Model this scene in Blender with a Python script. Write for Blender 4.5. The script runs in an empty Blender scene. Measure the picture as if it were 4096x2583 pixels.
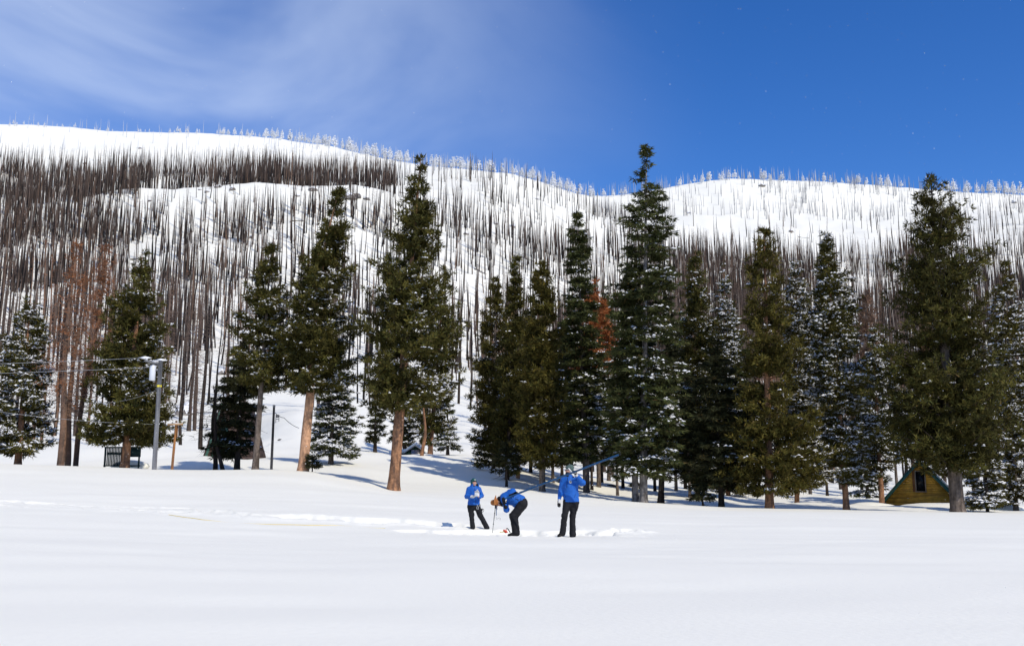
import bpy, math, random
import numpy as np
from mathutils import Vector, Matrix
from mathutils.bvhtree import BVHTree

# ------------------------------------------------------------------ camera, sky, sun
SC = bpy.context.scene
COL = SC.collection
PITCH = math.atan(400 / 2341)
FPX, CX, CY = 3982.0, 2048.0, 1291.5          # pinhole of the photograph (4096 x 2583)
CAMZ = 1.5
cam = bpy.data.cameras.new('camera')
camo = bpy.data.objects.new('camera', cam)
COL.objects.link(camo)
camo.location = (0, 0, CAMZ)
camo.rotation_euler = (math.pi / 2 + PITCH, 0, 0)
cam.sensor_width = 36
cam.lens = 36 * FPX / 4096
cam.clip_start = 0.1
cam.clip_end = 20000
SC.camera = camo

SUN_EL = math.radians(43)
SUN_AZ = math.radians(138)                      # clockwise from +Y (the view direction)
to_sun = Vector((math.cos(SUN_EL) * math.sin(SUN_AZ), math.cos(SUN_EL) * math.cos(SUN_AZ), math.sin(SUN_EL)))
world = bpy.data.worlds.new('World')
SC.world = world
world.use_nodes = True
nt = world.node_tree
nt.nodes.clear()
def wn(t, **k):
    n = nt.nodes.new(t)
    for a, b in k.items(): setattr(n, a, b)
    return n
sky = wn('ShaderNodeTexSky', sky_type='NISHITA', sun_disc=False, sun_elevation=SUN_EL, sun_rotation=SUN_AZ,
         altitude=2200, air_density=1.0, dust_density=0.15, ozone_density=3.2)
SKY_STRENGTH = 0.15
bg = wn('ShaderNodeBackground'); bg.inputs[1].default_value = SKY_STRENGTH
wo = wn('ShaderNodeOutputWorld')
hsv = wn('ShaderNodeHueSaturation'); hsv.inputs['Saturation'].default_value = 1.30
hsv.inputs['Hue'].default_value = 0.512; hsv.inputs['Value'].default_value = 1.12
nt.links.new(sky.outputs[0], hsv.inputs['Color'])
tc = wn('ShaderNodeTexCoord')
sep = wn('ShaderNodeSeparateXYZ'); nt.links.new(tc.outputs['Generated'], sep.inputs[0])
mp = wn('ShaderNodeMapping'); mp.inputs['Rotation'].default_value = (0.15, -1.05, 0.2)
mp.inputs['Scale'].default_value = (1.25, 1.4, 2.5)
mp.inputs['Location'].default_value = (0.62, 0.1, 0.55)
nt.links.new(tc.outputs['Generated'], mp.inputs[0])
nz = wn('ShaderNodeTexNoise'); nz.inputs['Scale'].default_value = 2.1; nz.inputs['Detail'].default_value = 5
nz.inputs['Roughness'].default_value = 0.52; nz.inputs['Distortion'].default_value = 0.55
nt.links.new(mp.outputs[0], nz.inputs['Vector'])
cr = wn('ShaderNodeMapRange', interpolation_type='SMOOTHSTEP'); cr.inputs[1].default_value = 0.34; cr.inputs[2].default_value = 0.70
nt.links.new(nz.outputs[0], cr.inputs[0])
gx = wn('ShaderNodeMapRange', interpolation_type='SMOOTHSTEP')           # thin veil on the left, clear sky on the right
gx.inputs[1].default_value = 0.22; gx.inputs[2].default_value = -0.42
gx.inputs[3].default_value = 0.0; gx.inputs[4].default_value = 1.0
nt.links.new(sep.outputs[0], gx.inputs[0])
mu = wn('ShaderNodeMath', operation='MULTIPLY'); nt.links.new(cr.outputs[0], mu.inputs[0]); nt.links.new(gx.outputs[0], mu.inputs[1])
mu2 = wn('ShaderNodeMath', operation='MULTIPLY_ADD'); nt.links.new(mu.outputs[0], mu2.inputs[0]); mu2.inputs[1].default_value = 0.58
mg = wn('ShaderNodeMath', operation='MULTIPLY'); nt.links.new(gx.outputs[0], mg.inputs[0]); mg.inputs[1].default_value = 0.13
nt.links.new(mg.outputs[0], mu2.inputs[2])
mix = wn('ShaderNodeMix', data_type='RGBA'); nt.links.new(mu2.outputs[0], mix.inputs[0])
nt.links.new(hsv.outputs[0], mix.inputs[6]); mix.inputs[7].default_value = (4.6, 5.4, 7.0, 1)
nt.links.new(mix.outputs[2], bg.inputs[0]); nt.links.new(bg.outputs[0], wo.inputs[0])

sl = bpy.data.lights.new('sun', 'SUN'); sl.energy = 3.72; sl.angle = math.radians(0.53); sl.color = (1.0, 0.93, 0.80)
so = bpy.data.objects.new('sun', sl); COL.objects.link(so)
so.rotation_euler = (-to_sun).to_track_quat('-Z', 'Y').to_euler(); so.location = to_sun * 200
SC.view_settings.view_transform = 'Standard'
try: SC.view_settings.look = 'None'
except Exception: pass
SC.view_settings.gamma = 1; SC.view_settings.use_curve_mapping = False
SC.view_settings.exposure = 0.0

# ------------------------------------------------------------------ helpers
rng = np.random.default_rng(7)
random.seed(7)
CP, SP = math.cos(PITCH), math.sin(PITCH)
def ray(xs, ys):
    a = (xs - CX) / FPX; b = (CY - ys) / FPX
    return a, CP - b * SP, SP + b * CP
def S(xs, ys, Y):                                # a point of the photograph (4096 wide) at depth Y, in metres
    dx, dy, dz = ray(xs, ys)
    return Vector((dx / dy * Y, Y, CAMZ + dz / dy * Y))
K = 4096 / 2408.0
def Dp(u, v, Y): return S(u * K, v * K, Y)       # same with coordinates of the 2408-wide view
def proj(x, y, z):
    f = y * CP + (z - CAMZ) * SP; up = -y * SP + (z - CAMZ) * CP
    f = np.maximum(f, 1e-3)
    return (CX + FPX * x / f) / K, (CY - FPX * up / f) / K

def hash2(ix, iy, seed):
    h = (ix * 374761393 + iy * 668265263 + seed * 1442695041) & 0xFFFFFFFF
    h = ((h ^ (h >> 13)) * 1274126177) & 0xFFFFFFFF
    h = h ^ (h >> 16)
    return (h & 0xFFFFFF) / float(0xFFFFFF) * 2 - 1
def vnoise(x, y, seed=0):
    x = np.asarray(x, float); y = np.asarray(y, float)
    ix = np.floor(x).astype(np.int64); iy = np.floor(y).astype(np.int64)
    fx = x - ix; fy = y - iy
    fx = fx * fx * fx * (fx * (fx * 6 - 15) + 10); fy = fy * fy * fy * (fy * (fy * 6 - 15) + 10)
    a = hash2(ix, iy, seed); b = hash2(ix + 1, iy, seed); c = hash2(ix, iy + 1, seed); d = hash2(ix + 1, iy + 1, seed)
    return (a * (1 - fx) + b * fx) * (1 - fy) + (c * (1 - fx) + d * fx) * fy
def fbm(x, y, oct=4, seed=0, rough=0.5):
    v = 0; a = 1.0; 
    for i in range(oct):
        v = v + a * vnoise(x, y, seed + i * 17); x = x * 2.03 + 3.1; y = y * 2.03 - 1.7; a *= rough
    return v
def sstep(a, b, x):
    t = np.clip((x - a) / (b - a), 0, 1); return t * t * (3 - 2 * t)

def mesh_np(name, V, polys, mats=(), midx=None, smooth=False, cols=None):
    """polys: list of (m,k) integer arrays"""
    V = np.asarray(V, np.float32)
    me = bpy.data.meshes.new(name)
    polys = [np.asarray(p, np.int32) for p in polys if len(p)]
    nl = sum(p.size for p in polys); npol = sum(len(p) for p in polys)
    me.vertices.add(len(V)); me.vertices.foreach_set('co', V.ravel())
    me.loops.add(nl); me.polygons.add(npol)
    me.loops.foreach_set('vertex_index', np.concatenate([p.ravel() for p in polys]))
    tot = np.concatenate([np.full(len(p), p.shape[1], np.int32) for p in polys])
    st = np.concatenate([[0], np.cumsum(tot)[:-1]]).astype(np.int32)
    me.polygons.foreach_set('loop_start', st)
    me.polygons.foreach_set('loop_total', tot)
    if midx is not None: me.polygons.foreach_set('material_index', np.asarray(midx, np.int32))
    if smooth: me.polygons.foreach_set('use_smooth', np.ones(npol, bool))
    for m in mats: me.materials.append(m)
    if cols is not None:
        at = me.color_attributes.new('tint', 'FLOAT_COLOR', 'POINT')
        c4 = np.ones((len(V), 4), np.float32); c4[:, :3] = cols
        at.data.foreach_set('color', c4.ravel())
    me.update(calc_edges=True)
    me.validate()
    return me
def link(name, me, parent=None, loc=None, rot=None, **props):
    o = bpy.data.objects.new(name, me); COL.objects.link(o)
    if parent is not None: o.parent = parent
    if loc is not None: o.location = loc
    if rot is not None: o.rotation_euler = rot
    for k, v in props.items(): o[k] = v
    return o
def thing(name, label, cat, loc=(0, 0, 0), rot=(0, 0, 0), group=None):
    o = bpy.data.objects.new(name, None); COL.objects.link(o); o.empty_display_size = 0.3
    o.location = loc; o.rotation_euler = rot; o['label'] = label; o['category'] = cat
    if group: o['group'] = group
    return o

class MB:                                        # small mesh collector
    def __init__(s): s.V = []; s.F = {}; s.n = 0
    def add(s, V, F):
        V = np.asarray(V, float)
        F = np.asarray(F, int)
        s.V.append(V); s.F.setdefault(F.shape[1], []).append(F + s.n); s.n += len(V)
    def box(s, lo, hi, M=None):
        x0, y0, z0 = lo; x1, y1, z1 = hi
        V = np.array([(x0, y0, z0), (x1, y0, z0), (x1, y1, z0), (x0, y1, z0), (x0, y0, z1), (x1, y0, z1), (x1, y1, z1), (x0, y1, z1)], float)
        if M is not None: V = np.array([tuple(M @ Vector(v)) for v in V])
        s.add(V, [(0, 3, 2, 1), (4, 5, 6, 7), (0, 1, 5, 4), (1, 2, 6, 5), (2, 3, 7, 6), (3, 0, 4, 7)])
    def tube(s, pts, rads, n=8, cap=True):
        pts = np.asarray(pts, float); m = len(pts)
        rads = np.full(m, rads) if np.isscalar(rads) else np.asarray(rads, float)
        T = np.gradient(pts, axis=0); T /= np.linalg.norm(T, axis=1)[:, None] + 1e-9
        ref = np.array([0, 0, 1.0]) if abs(T[:, 2]).mean() < 0.8 else np.array([1.0, 0, 0])
        A = np.cross(T, ref); A /= np.linalg.norm(A, axis=1)[:, None] + 1e-9
        B = np.cross(T, A)
        th = np.linspace(0, 2 * math.pi, n, endpoint=False)
        V = pts[:, None, :] + rads[:, None, None] * (np.cos(th)[None, :, None] * A[:, None, :] + np.sin(th)[None, :, None] * B[:, None, :])
        i = np.arange(m - 1)[:, None] * n; j = np.arange(n)[None, :]
        a = i + j; b = i + (j + 1) % n
        F = np.stack([a, b, b + n, a + n], -1).reshape(-1, 4)
        base = s.n
        s.add(V.reshape(-1, 3), F)
        if cap:
            s.F.setdefault(n, []).append(np.array([[base + k for k in range(n)]]))
            s.F.setdefault(n, []).append(np.array([[base + (m - 1) * n + k for k in range(n - 1, -1, -1)]]))
    def prism(s, poly, y0, y1):                  # polygon in xz extruded along y
        k = len(poly)
        V = [(p[0], y0, p[1]) for p in poly] + [(p[0], y1, p[1]) for p in poly]
        s.V.append(np.array(V, float)); b = s.n; s.n += 2 * k
        s.F.setdefault(k, []).append(np.array([[b + i for i in range(k)]]))
        s.F.setdefault(k, []).append(np.array([[b + k + i for i in range(k - 1, -1, -1)]]))
        s.F.setdefault(4, []).append(np.array([[b + i, b + k + i, b + k + (i + 1) % k, b + (i + 1) % k] for i in range(k)]))
    def mesh(s, name, mat, smooth=False, cols=None):
        return mesh_np(name, np.concatenate(s.V), [np.concatenate(f) for f in s.F.values()], [mat] if mat else [], smooth=smooth, cols=cols)
    def build(s, name, mat, parent=None, smooth=False, **props):
        return link(name, s.mesh(name, mat, smooth), parent, **props)

# ------------------------------------------------------------------ materials
def mat(name, color, rough=0.7, metal=0.0, tint=False, noise=None, bump=None, spec=0.3, two=None, coord='Object', detail=6, transl=0):
    """noise=(scale, amount) mottles the colour; two=(colour2, scale, stretch) streaks a second colour; bump=(scale, distance)"""
    m = bpy.data.materials.new(name); m.use_nodes = True
    t = m.node_tree; b = t.nodes['Principled BSDF']
    b.inputs['Roughness'].default_value = rough; b.inputs['Metallic'].default_value = metal
    b.inputs['Specular IOR Level'].default_value = spec
    tcn = t.nodes.new('ShaderNodeTexCoord'); src = None
    rgb = t.nodes.new('ShaderNodeRGB'); rgb.outputs[0].default_value = (*color, 1); src = rgb.outputs[0]
    if two:
        c2, sc_, st = two
        mpn = t.nodes.new('ShaderNodeMapping'); mpn.inputs['Scale'].default_value = st
        t.links.new(tcn.outputs[coord], mpn.inputs[0])
        n2 = t.nodes.new('ShaderNodeTexNoise'); n2.inputs['Scale'].default_value = sc_; n2.inputs['Detail'].default_value = detail
        t.links.new(mpn.outputs[0], n2.inputs['Vector'])
        r2 = t.nodes.new('ShaderNodeMapRange'); r2.inputs[1].default_value = 0.4; r2.inputs[2].default_value = 0.62
        t.links.new(n2.outputs[0], r2.inputs[0])
        mx = t.nodes.new('ShaderNodeMix'); mx.data_type = 'RGBA'; t.links.new(r2.outputs[0], mx.inputs[0])
        t.links.new(src, mx.inputs[6]); mx.inputs[7].default_value = (*c2, 1); src = mx.outputs[2]
    if tint:
        at = t.nodes.new('ShaderNodeAttribute'); at.attribute_name = 'tint'
        mx = t.nodes.new('ShaderNodeMix'); mx.data_type = 'RGBA'; mx.blend_type = 'MULTIPLY'; mx.inputs[0].default_value = 1
        t.links.new(src, mx.inputs[6]); t.links.new(at.outputs['Color'], mx.inputs[7]); src = mx.outputs[2]
    if noise:
        n1 = t.nodes.new('ShaderNodeTexNoise'); n1.inputs['Scale'].default_value = noise[0]; n1.inputs['Detail'].default_value = detail
        t.links.new(tcn.outputs[coord], n1.inputs['Vector'])
        r1 = t.nodes.new('ShaderNodeMapRange'); r1.inputs[1].default_value = 0.3; r1.inputs[2].default_value = 0.7
        r1.inputs[3].default_value = 1 - noise[1]; r1.inputs[4].default_value = 1 + noise[1]
        t.links.new(n1.outputs[0], r1.inputs[0])
        mv = t.nodes.new('ShaderNodeVectorMath'); mv.operation = 'SCALE'
        t.links.new(src, mv.inputs[0]); t.links.new(r1.outputs[0], mv.inputs['Scale']); src = mv.outputs[0]
    t.links.new(src, b.inputs['Base Color'])
    if bump:
        nb = t.nodes.new('ShaderNodeTexNoise'); nb.inputs['Scale'].default_value = bump[0]; nb.inputs['Detail'].default_value = 5
        t.links.new(tcn.outputs[coord], nb.inputs['Vector'])
        bn = t.nodes.new('ShaderNodeBump'); bn.inputs['Strength'].default_value = 1; bn.inputs['Distance'].default_value = bump[1]
        t.links.new(nb.outputs[0], bn.inputs['Height']); t.links.new(bn.outputs[0], b.inputs['Normal'])
    if transl:
        tr = t.nodes.new('ShaderNodeBsdfTranslucent'); t.links.new(src, tr.inputs[0])
        ms = t.nodes.new('ShaderNodeMixShader'); ms.inputs[0].default_value = transl
        out = t.nodes['Material Output']
        t.links.new(b.outputs[0], ms.inputs[1]); t.links.new(tr.outputs[0], ms.inputs[2]); t.links.new(ms.outputs[0], out.inputs[0])
    return m
M = {}
M['snow'] = mat('snow', (0.85, 0.828, 0.73), 0.75, spec=0.2, bump=(9.0, 0.008), coord='Object')
M['tree_snow'] = mat('tree_snow', (0.86, 0.87, 0.89), 0.8, spec=0.1)
M['frost'] = mat('frost', (0.72, 0.74, 0.78), 0.9, spec=0.1, noise=(0.6, 0.12))
M['needles'] = mat('needles', (1, 1, 1), 0.75, tint=True, spec=0.12, transl=0.06)
M['bark_pine'] = mat('bark_pine', (0.33, 0.17, 0.09), 0.9, two=((0.13, 0.075, 0.05), 1.6, (3, 3, 0.8)), noise=(7, 0.3), bump=(9, 0.05), spec=0.1)
M['bark_grey'] = mat('bark_grey', (0.17, 0.135, 0.11), 0.9, two=((0.07, 0.055, 0.045), 1.5, (3, 3, 0.6)), noise=(6, 0.3), bump=(8, 0.05), spec=0.1)
M['bark_dark'] = mat('bark_dark', (0.055, 0.042, 0.034), 0.95, two=((0.025, 0.02, 0.017), 1.5, (3, 3, 0.6)), noise=(6, 0.3), bump=(8, 0.04), spec=0.1)
M['bark_fir'] = mat('bark_fir', (0.25, 0.23, 0.215), 0.9, two=((0.09, 0.08, 0.075), 1.5, (3, 3, 1.2)), noise=(6, 0.3), bump=(8, 0.04), spec=0.1)
M['bark_light'] = mat('bark_light', (0.56, 0.32, 0.19), 0.9, two=((0.22, 0.13, 0.08), 1.1, (3, 3, 0.7)), noise=(6, 0.25), bump=(8, 0.04), spec=0.1)
M['twig'] = mat('twig', (0.16, 0.12, 0.095), 0.9, spec=0.1)
M['burnt'] = mat('burnt', (1, 1, 1), 0.9, tint=True, spec=0.15)
M['rock'] = mat('rock', (0.34, 0.31, 0.285), 0.9, two=((0.13, 0.12, 0.115), 0.7, (1, 1, 2)), noise=(2.5, 0.3), bump=(3, 0.12), spec=0.15)
# ------------------------------------------------------------------ terrain: heights along depth rings, read as (view u, view v)
RINGS = {
 27: [(0,1240),(600,1250),(1200,1256),(2408,1262)],
 31: [(0,1212),(600,1225),(1150,1238),(1600,1243),(2408,1248)],
 37: [(0,1180),(400,1195),(700,1203),(1100,1215),(1600,1226),(2408,1230)],
 48: [(-300,1128),(0,1132),(400,1142),(700,1150),(900,1165),(1100,1176),(1300,1190),(1600,1205),(2408,1214)],
 60: [(-300,1085),(0,1089),(240,1096),(400,1103),(650,1106),(740,1110),(850,1130),(925,1147),(1050,1153),(1200,1160),(1350,1172),(1500,1184),(1700,1194),(1850,1197),(2100,1200),(2408,1205),(2700,1207)],
 66: [(-300,1100),(0,1103),(240,1106),(400,1108),(650,1110),(740,1112),(850,1122),(925,1135),(1050,1143),(1200,1150),(1350,1163),(1500,1180),(1700,1193),(2050,1199),(2408,1206)],
 80: [(-300,1085),(0,1082),(300,1080),(480,1078),(600,1085),(700,1085),(850,1085),(930,1090),(1000,1095),(1100,1105),(1200,1115),(1350,1140),(1500,1160),(1600,1172),(1750,1180),(2000,1182),(2150,1187),(2408,1192)],
 100: [(-300,1050),(0,1050),(300,1045),(480,1055),(600,1060),(700,1060),(850,1060),(900,1065),(940,1070),(1000,1067),(1100,1080),(1200,1095),(1350,1120),(1500,1140),(1700,1155),(2000,1165),(2408,1172)],
 130: [(-300,1035),(0,1035),(300,1030),(480,1040),(600,1035),(650,1000),(700,985),(760,1000),(860,1030),(940,1058),(1000,1060),(1050,1052),(1100,1050),(1200,1075),(1350,1100),(1500,1120),(1700,1140),(2408,1155)],
 180: [(-300,960),(0,970),(300,985),(480,985),(600,960),(700,950),(860,965),(1000,1000),(1100,1000),(1200,1020),(1350,1050),(1600,1090),(2408,1110)],
 300: [(-300,820),(0,830),(400,840),(700,850),(1000,870),(1100,890),(1300,930),(1600,960),(2408,980)],
 450: [(-300,660),(0,670),(400,660),(700,660),(1000,690),(1300,760),(1600,810),(2000,830),(2408,820)],
 560: [(-300,560),(0,560),(400,520),(700,520),(1000,560),(1300,640),(1600,710),(2000,730),(2408,710)],
 640: [(-300,510),(0,500),(200,470),(330,445),(600,427),(900,440),(1000,500),(1150,530),(1300,590),(1400,600),(1600,640),(2000,660),(2408,630)],
 700: [(-300,470),(0,460),(200,465),(330,452),(600,440),(900,450),(1000,470),(1150,480),(1300,550),(1400,560),(1600,590),(2000,600),(2408,580)],
 800: [(-300,395),(0,400),(400,400),(700,405),(900,430),(1040,430),(1150,430),(1250,455),(1350,490),(1400,510),(1500,530),(1700,530),(2000,545),(2200,540),(2408,520)],
 900: [(-300,340),(0,345),(400,355),(600,365),(760,378),(900,400),(1000,402),(1100,404),(1200,418),(1300,442),(1350,465),(1400,500),(1500,505),(1700,495),(2000,505),(2408,500)],
 1050:[(-300,295),(0,305),(170,313),(260,322),(400,325),(600,335),(760,352),(860,375),(920,391),(1000,408),(1200,430),(1350,472),(1400,472),(1480,466),(1580,448),(1700,430),(1780,427),(1900,437),(2050,440),(2200,456),(2408,468),(2700,480)],
}
SG = np.linspace(-0.62, 0.62, 420)
kD = [-50, 0, 12, 18]; kZ = [np.zeros_like(SG), np.zeros_like(SG), np.interp(SG, [-.5, 0, .5], [.06, 0, .0]), np.interp(SG, [-.55, -.2, .1, .5], [.33, .2, .13, .12])]
ker = np.exp(-np.linspace(-2.2, 2.2, 11) ** 2); ker /= ker.sum()
for D, lst in sorted(RINGS.items()):
    s_, z_ = [], []
    for u, v in lst:
        p = Dp(u, v, D); s_.append(p.x / D); z_.append(p.z)
    z = np.interp(SG, s_, z_)
    zp = np.pad(z, 5, mode='edge'); z = np.convolve(zp, ker, 'valid')
    kD.append(D); kZ.append(z)
zr = kZ[-1]
for D, f in ((1150, .97), (1350, .86), (2000, .5), (4500, .3), (9000, .2)):
    kD.append(D); kZ.append(zr * f)
kD = np.array(kD, float); kZ = np.array(kZ)              # (K, 420)
dk = np.diff(kD)
delta = np.diff(kZ, axis=0) / dk[:, None]
Mz = np.zeros_like(kZ)
w1 = 2 * dk[1:] + dk[:-1]; w2 = dk[1:] + 2 * dk[:-1]
same = (delta[:-1] * delta[1:]) > 0
with np.errstate(divide='ignore', invalid='ignore'):
    hm = (w1 + w2)[:, None] / (w1[:, None] / delta[:-1] + w2[:, None] / delta[1:])
Mz[1:-1] = np.where(same, hm, 0)
AZC = math.atan(0.6)
def H0(x, y):
    x = np.asarray(x, float); y = np.asarray(y, float)
    r = np.hypot(x, y); az = np.arctan2(x, y)
    a = np.clip(az, -AZC, AZC)
    D = r * np.cos(a); s = np.tan(a)
    D = np.minimum(D, 8990)
    k = np.clip(np.searchsorted(kD, D, side='right') - 1, 0, len(kD) - 2)
    fi = np.clip((s - SG[0]) / (SG[1] - SG[0]), 0, len(SG) - 1.001); i = fi.astype(int); f = fi - i
    def g(A, kk): return A[kk, i] * (1 - f) + A[kk, i + 1] * f
    h = kD[k + 1] - kD[k]; t = (D - kD[k]) / h
    z0, z1, m0, m1 = g(kZ, k), g(kZ, k + 1), g(Mz, k), g(Mz, k + 1)
    z = (2*t**3 - 3*t**2 + 1) * z0 + (t**3 - 2*t**2 + t) * h * m0 + (-2*t**3 + 3*t**2) * z1 + (t**3 - t**2) * h * m1
    side = sstep(1.2, 2.4, np.abs(az))
    z = z * (1 - 0.85 * side)
    # natural undulation
    far = sstep(160, 420, D)
    z = z + far * (2.6 * fbm(x / 55, y / 70, 4, 3) + 0.5 * fbm(x / 9, y / 9, 2, 9)) * (1 - .55 * sstep(860, 1040, D))
    mid = sstep(62, 80, D) * (1 - sstep(200, 300, D))
    z = z + mid * 0.28 * fbm(x / 7.5, y / 6.0, 3, 21)
    near = 1 - sstep(55, 75, D)
    z = z + near * (0.045 * fbm(x / 7 + y / 30, y / 2.6, 3, 31) + 0.10 * fbm(x / 26, y / 9, 2, 33)) * sstep(2, 9, D)
    return z
def hit(u, v, dmin=6, dmax=1150):                          # first ground point behind a pixel of the view
    dx, dy, dz = ray(u * K, v * K)
    Y = np.geomspace(dmin, dmax, 2400)
    X = Y * dx / dy; Z = CAMZ + Y * dz / dy
    G = H0(X, Y)
    below = np.nonzero(Z < G)[0]
    i = below[0] if len(below) else len(Y) - 1
    return Vector((X[i], Y[i], G[i]))

def seg_dist(x, y, pts):
    best = np.full(x.shape, 1e9)
    for a, b in zip(pts[:-1], pts[1:]):
        ax, ay = a; bx, by = b; dx, dy = bx - ax, by - ay; L = dx * dx + dy * dy + 1e-9
        t = np.clip(((x - ax) * dx + (y - ay) * dy) / L, 0, 1)
        best = np.minimum(best, np.hypot(x - ax - t * dx, y - ay - t * dy))
    return best
def zl(px, py): return (px * .8505 / K, (1900 + py * .8505) / K)
trackA = [hit(*zl(*p)) for p in ((0,124),(120,132),(260,142),(420,150),(600,155),(850,163),(1050,180),(1200,192),(1400,197),(1600,208),(1800,222),(2050,235),(2200,246))]
trackB = [hit(*zl(*p)) for p in ((0,150),(300,158),(600,168),(850,178))]
tA = [(-40, trackA[0].y + 6)] + [(p.x, p.y) for p in trackA]; tB = [(p.x, p.y) for p in trackB]
pR = [S(2090, 2118, 28.6), S(2200, 2112, 28.8), S(2320, 2108, 28.9), S(2430, 2102, 29.6), S(2520, 2100, 30.2)]
tR = [(p.x, p.y) for p in pR]
def Hdet(x, y):
    """detail: trodden track and trampled patch round the people"""
    z = np.zeros_like(x)
    m = (y > 20) & (y < 60) & (np.abs(x) < 40)
    xx, yy = x[m], y[m]
    wob = 0.55 * fbm(xx / 1.1, yy / 0.9, 3, 51)
    lump = 0.055 * fbm(xx / 0.34, yy / 0.30, 2, 61) + 0.055 * vnoise(xx / 0.15, yy / 0.17, 65)
    out = np.zeros_like(xx)
    for pts, w, dep in ((tA, 0.45, .08), (tB, 0.25, .04), (tR, 0.36, .09)):
        d = seg_dist(xx, yy, pts) + wob * .6
        k = 1 - sstep(w * .7, w * 1.15, d)
        rim = np.exp(-((d - w * 1.15) / .22) ** 2)
        out = np.where(k > 0, out * (1 - k) + k * (-dep * 1.0 + lump), out) + rim * (0.035 + 0.35 * np.abs(lump))
    # trampled patch: from the woman to beyond the right hand man
    cx_, cy_ = 0.35, 29.3
    e = np.hypot((xx - cx_) / 3.0, (yy - cy_) / 1.75) + wob * .45
    k = 1 - sstep(.86, 1.0, e)
    out = out * (1 - k) + k * (-0.15 + lump * 1.1)
    rim = np.exp(-((e - 1.03) / .07) ** 2)
    out = out + rim * (0.01 + .25 * np.abs(lump))
    z[m] = out
    return z
def H(x, y):
    xs = np.atleast_1d(np.asarray(x, float)); ys = np.atleast_1d(np.asarray(y, float))
    z = H0(xs, ys) + Hdet(xs, ys)
    return z if np.ndim(x) else float(z[0])

# grid: fine inside the view, coarse all round
azf = np.radians(np.linspace(-29.5, 29.5, 500))
azl = np.radians(np.linspace(-180, -29.5, 52)[:-1]); azr = np.radians(np.linspace(29.5, 180, 52)[1:-1])
AZ = np.concatenate([azl, azf, azr])
R = np.concatenate([np.linspace(0.6, 20, 50)[:-1], np.linspace(20, 27, 40)[:-1], np.arange(27, 32, .055), np.arange(32, 45, .16),
                    np.geomspace(45, 75, 45)[1:], np.geomspace(75, 200, 50)[1:], np.geomspace(200, 1150, 110)[1:], np.geomspace(1150, 9000, 14)[1:]])
A2, R2 = np.meshgrid(AZ, R)
X2 = (R2 * np.sin(A2)); Y2 = (R2 * np.cos(A2))
Z2 = H(X2.ravel(), Y2.ravel()).reshape(X2.shape)
nr, na = X2.shape
V = np.stack([X2, Y2, Z2], -1).reshape(-1, 3)
i = np.arange(nr - 1)[:, None] * na; j = np.arange(na)[None, :]; j2 = (j + 1) % na
F = np.stack([i + j, i + j2, i + na + j2, i + na + j], -1).reshape(-1, 4)[:, ::-1]
V = np.concatenate([V, [[0, 0, 0.0]]])
fan = np.stack([np.full(na, len(V) - 1), np.arange(na), (np.arange(na) + 1) % na], -1)[:, ::-1]
gm = mesh_np('snow_ground', V, [F, fan], [M['snow']], smooth=True)
link('snow_ground', gm, kind='structure', label='smooth windblown snow field rising into a steep snowy mountainside')
# ------------------------------------------------------------------ living conifers
GREENS = {'pine': np.array([.062, .056, .013]), 'olive': np.array([.074, .062, .013]), 'fir': np.array([.054, .060, .019]),
          'dark': np.array([.034, .036, .015]), 'rust': np.array([.30, .105, .035]), 'brown': np.array([.17, .105, .07])}
def unit(a): return a / (np.linalg.norm(a, axis=-1, keepdims=True) + 1e-9)
def perp(a, r):
    c = np.cross(a, r); return unit(c)
def octa(c, a, b, n):                            # squashed octahedra: centres and three half axes
    V = np.stack([c + a, c + b, c - a, c - b, c + n, c - n], 1).reshape(-1, 3)
    f = np.array([(0, 1, 4), (1, 2, 4), (2, 3, 4), (3, 0, 4), (1, 0, 5), (2, 1, 5), (3, 2, 5), (0, 3, 5)])
    F = (np.arange(len(c))[:, None, None] * 6 + f[None]).reshape(-1, 3)
    return V, F
def caps(c, a, b, n):                            # small irregular domes of snow: six faces each
    k = len(c); rim = []
    for q in range(6):
        t = q * math.pi / 3; j = rng.uniform(.72, 1.12, (k, 1)); rim.append(c + (a * math.cos(t) + b * math.sin(t)) * j - n * rng.uniform(0, .5, (k, 1)))
    V = np.stack(rim + [c + n], 1).reshape(-1, 3)
    f = np.array([(q, (q + 1) % 6, 6) for q in range(6)])
    return V, (np.arange(k)[:, None, None] * 7 + f[None]).reshape(-1, 3)
def spikes(P0, P1, r0):                          # three sided pyramids from P0 to P1
    d = unit(P1 - P0); r = rng.normal(size=d.shape); a = perp(d, r); b = np.cross(d, a)
    V = np.stack([P0 + a * r0[:, None], P0 + (-.5 * a + .866 * b) * r0[:, None], P0 + (-.5 * a - .866 * b) * r0[:, None], P1], 1).reshape(-1, 3)
    f = np.array([(0, 1, 3), (1, 2, 3), (2, 0, 3)])
    F = (np.arange(len(P0))[:, None, None] * 4 + f[None]).reshape(-1, 3)
    return V, F

def trunk_mesh(name, path, rads, material, n=12, seed=0):
    path = np.asarray(path); m = len(path)
    th = np.linspace(0, 2 * math.pi, n, endpoint=False)
    rr = rads[:, None] * (1 + 0.07 * vnoise(np.cos(th)[None] * 2 + seed + 0 * rads[:, None], path[:, 2][:, None] * 1.3 + np.sin(th)[None] * 2, seed))
    V = np.stack([path[:, 0][:, None] + rr * np.cos(th), path[:, 1][:, None] + rr * np.sin(th), path[:, 2][:, None] + 0 * rr], -1)
    i = np.arange(m - 1)[:, None] * n; j = np.arange(n)[None]
    F = np.stack([i + j, i + (j + 1) % n, i + n + (j + 1) % n, i + n + j], -1).reshape(-1, 4)
    return mesh_np(name, V.reshape(-1, 3), [F], [material], smooth=True)

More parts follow.
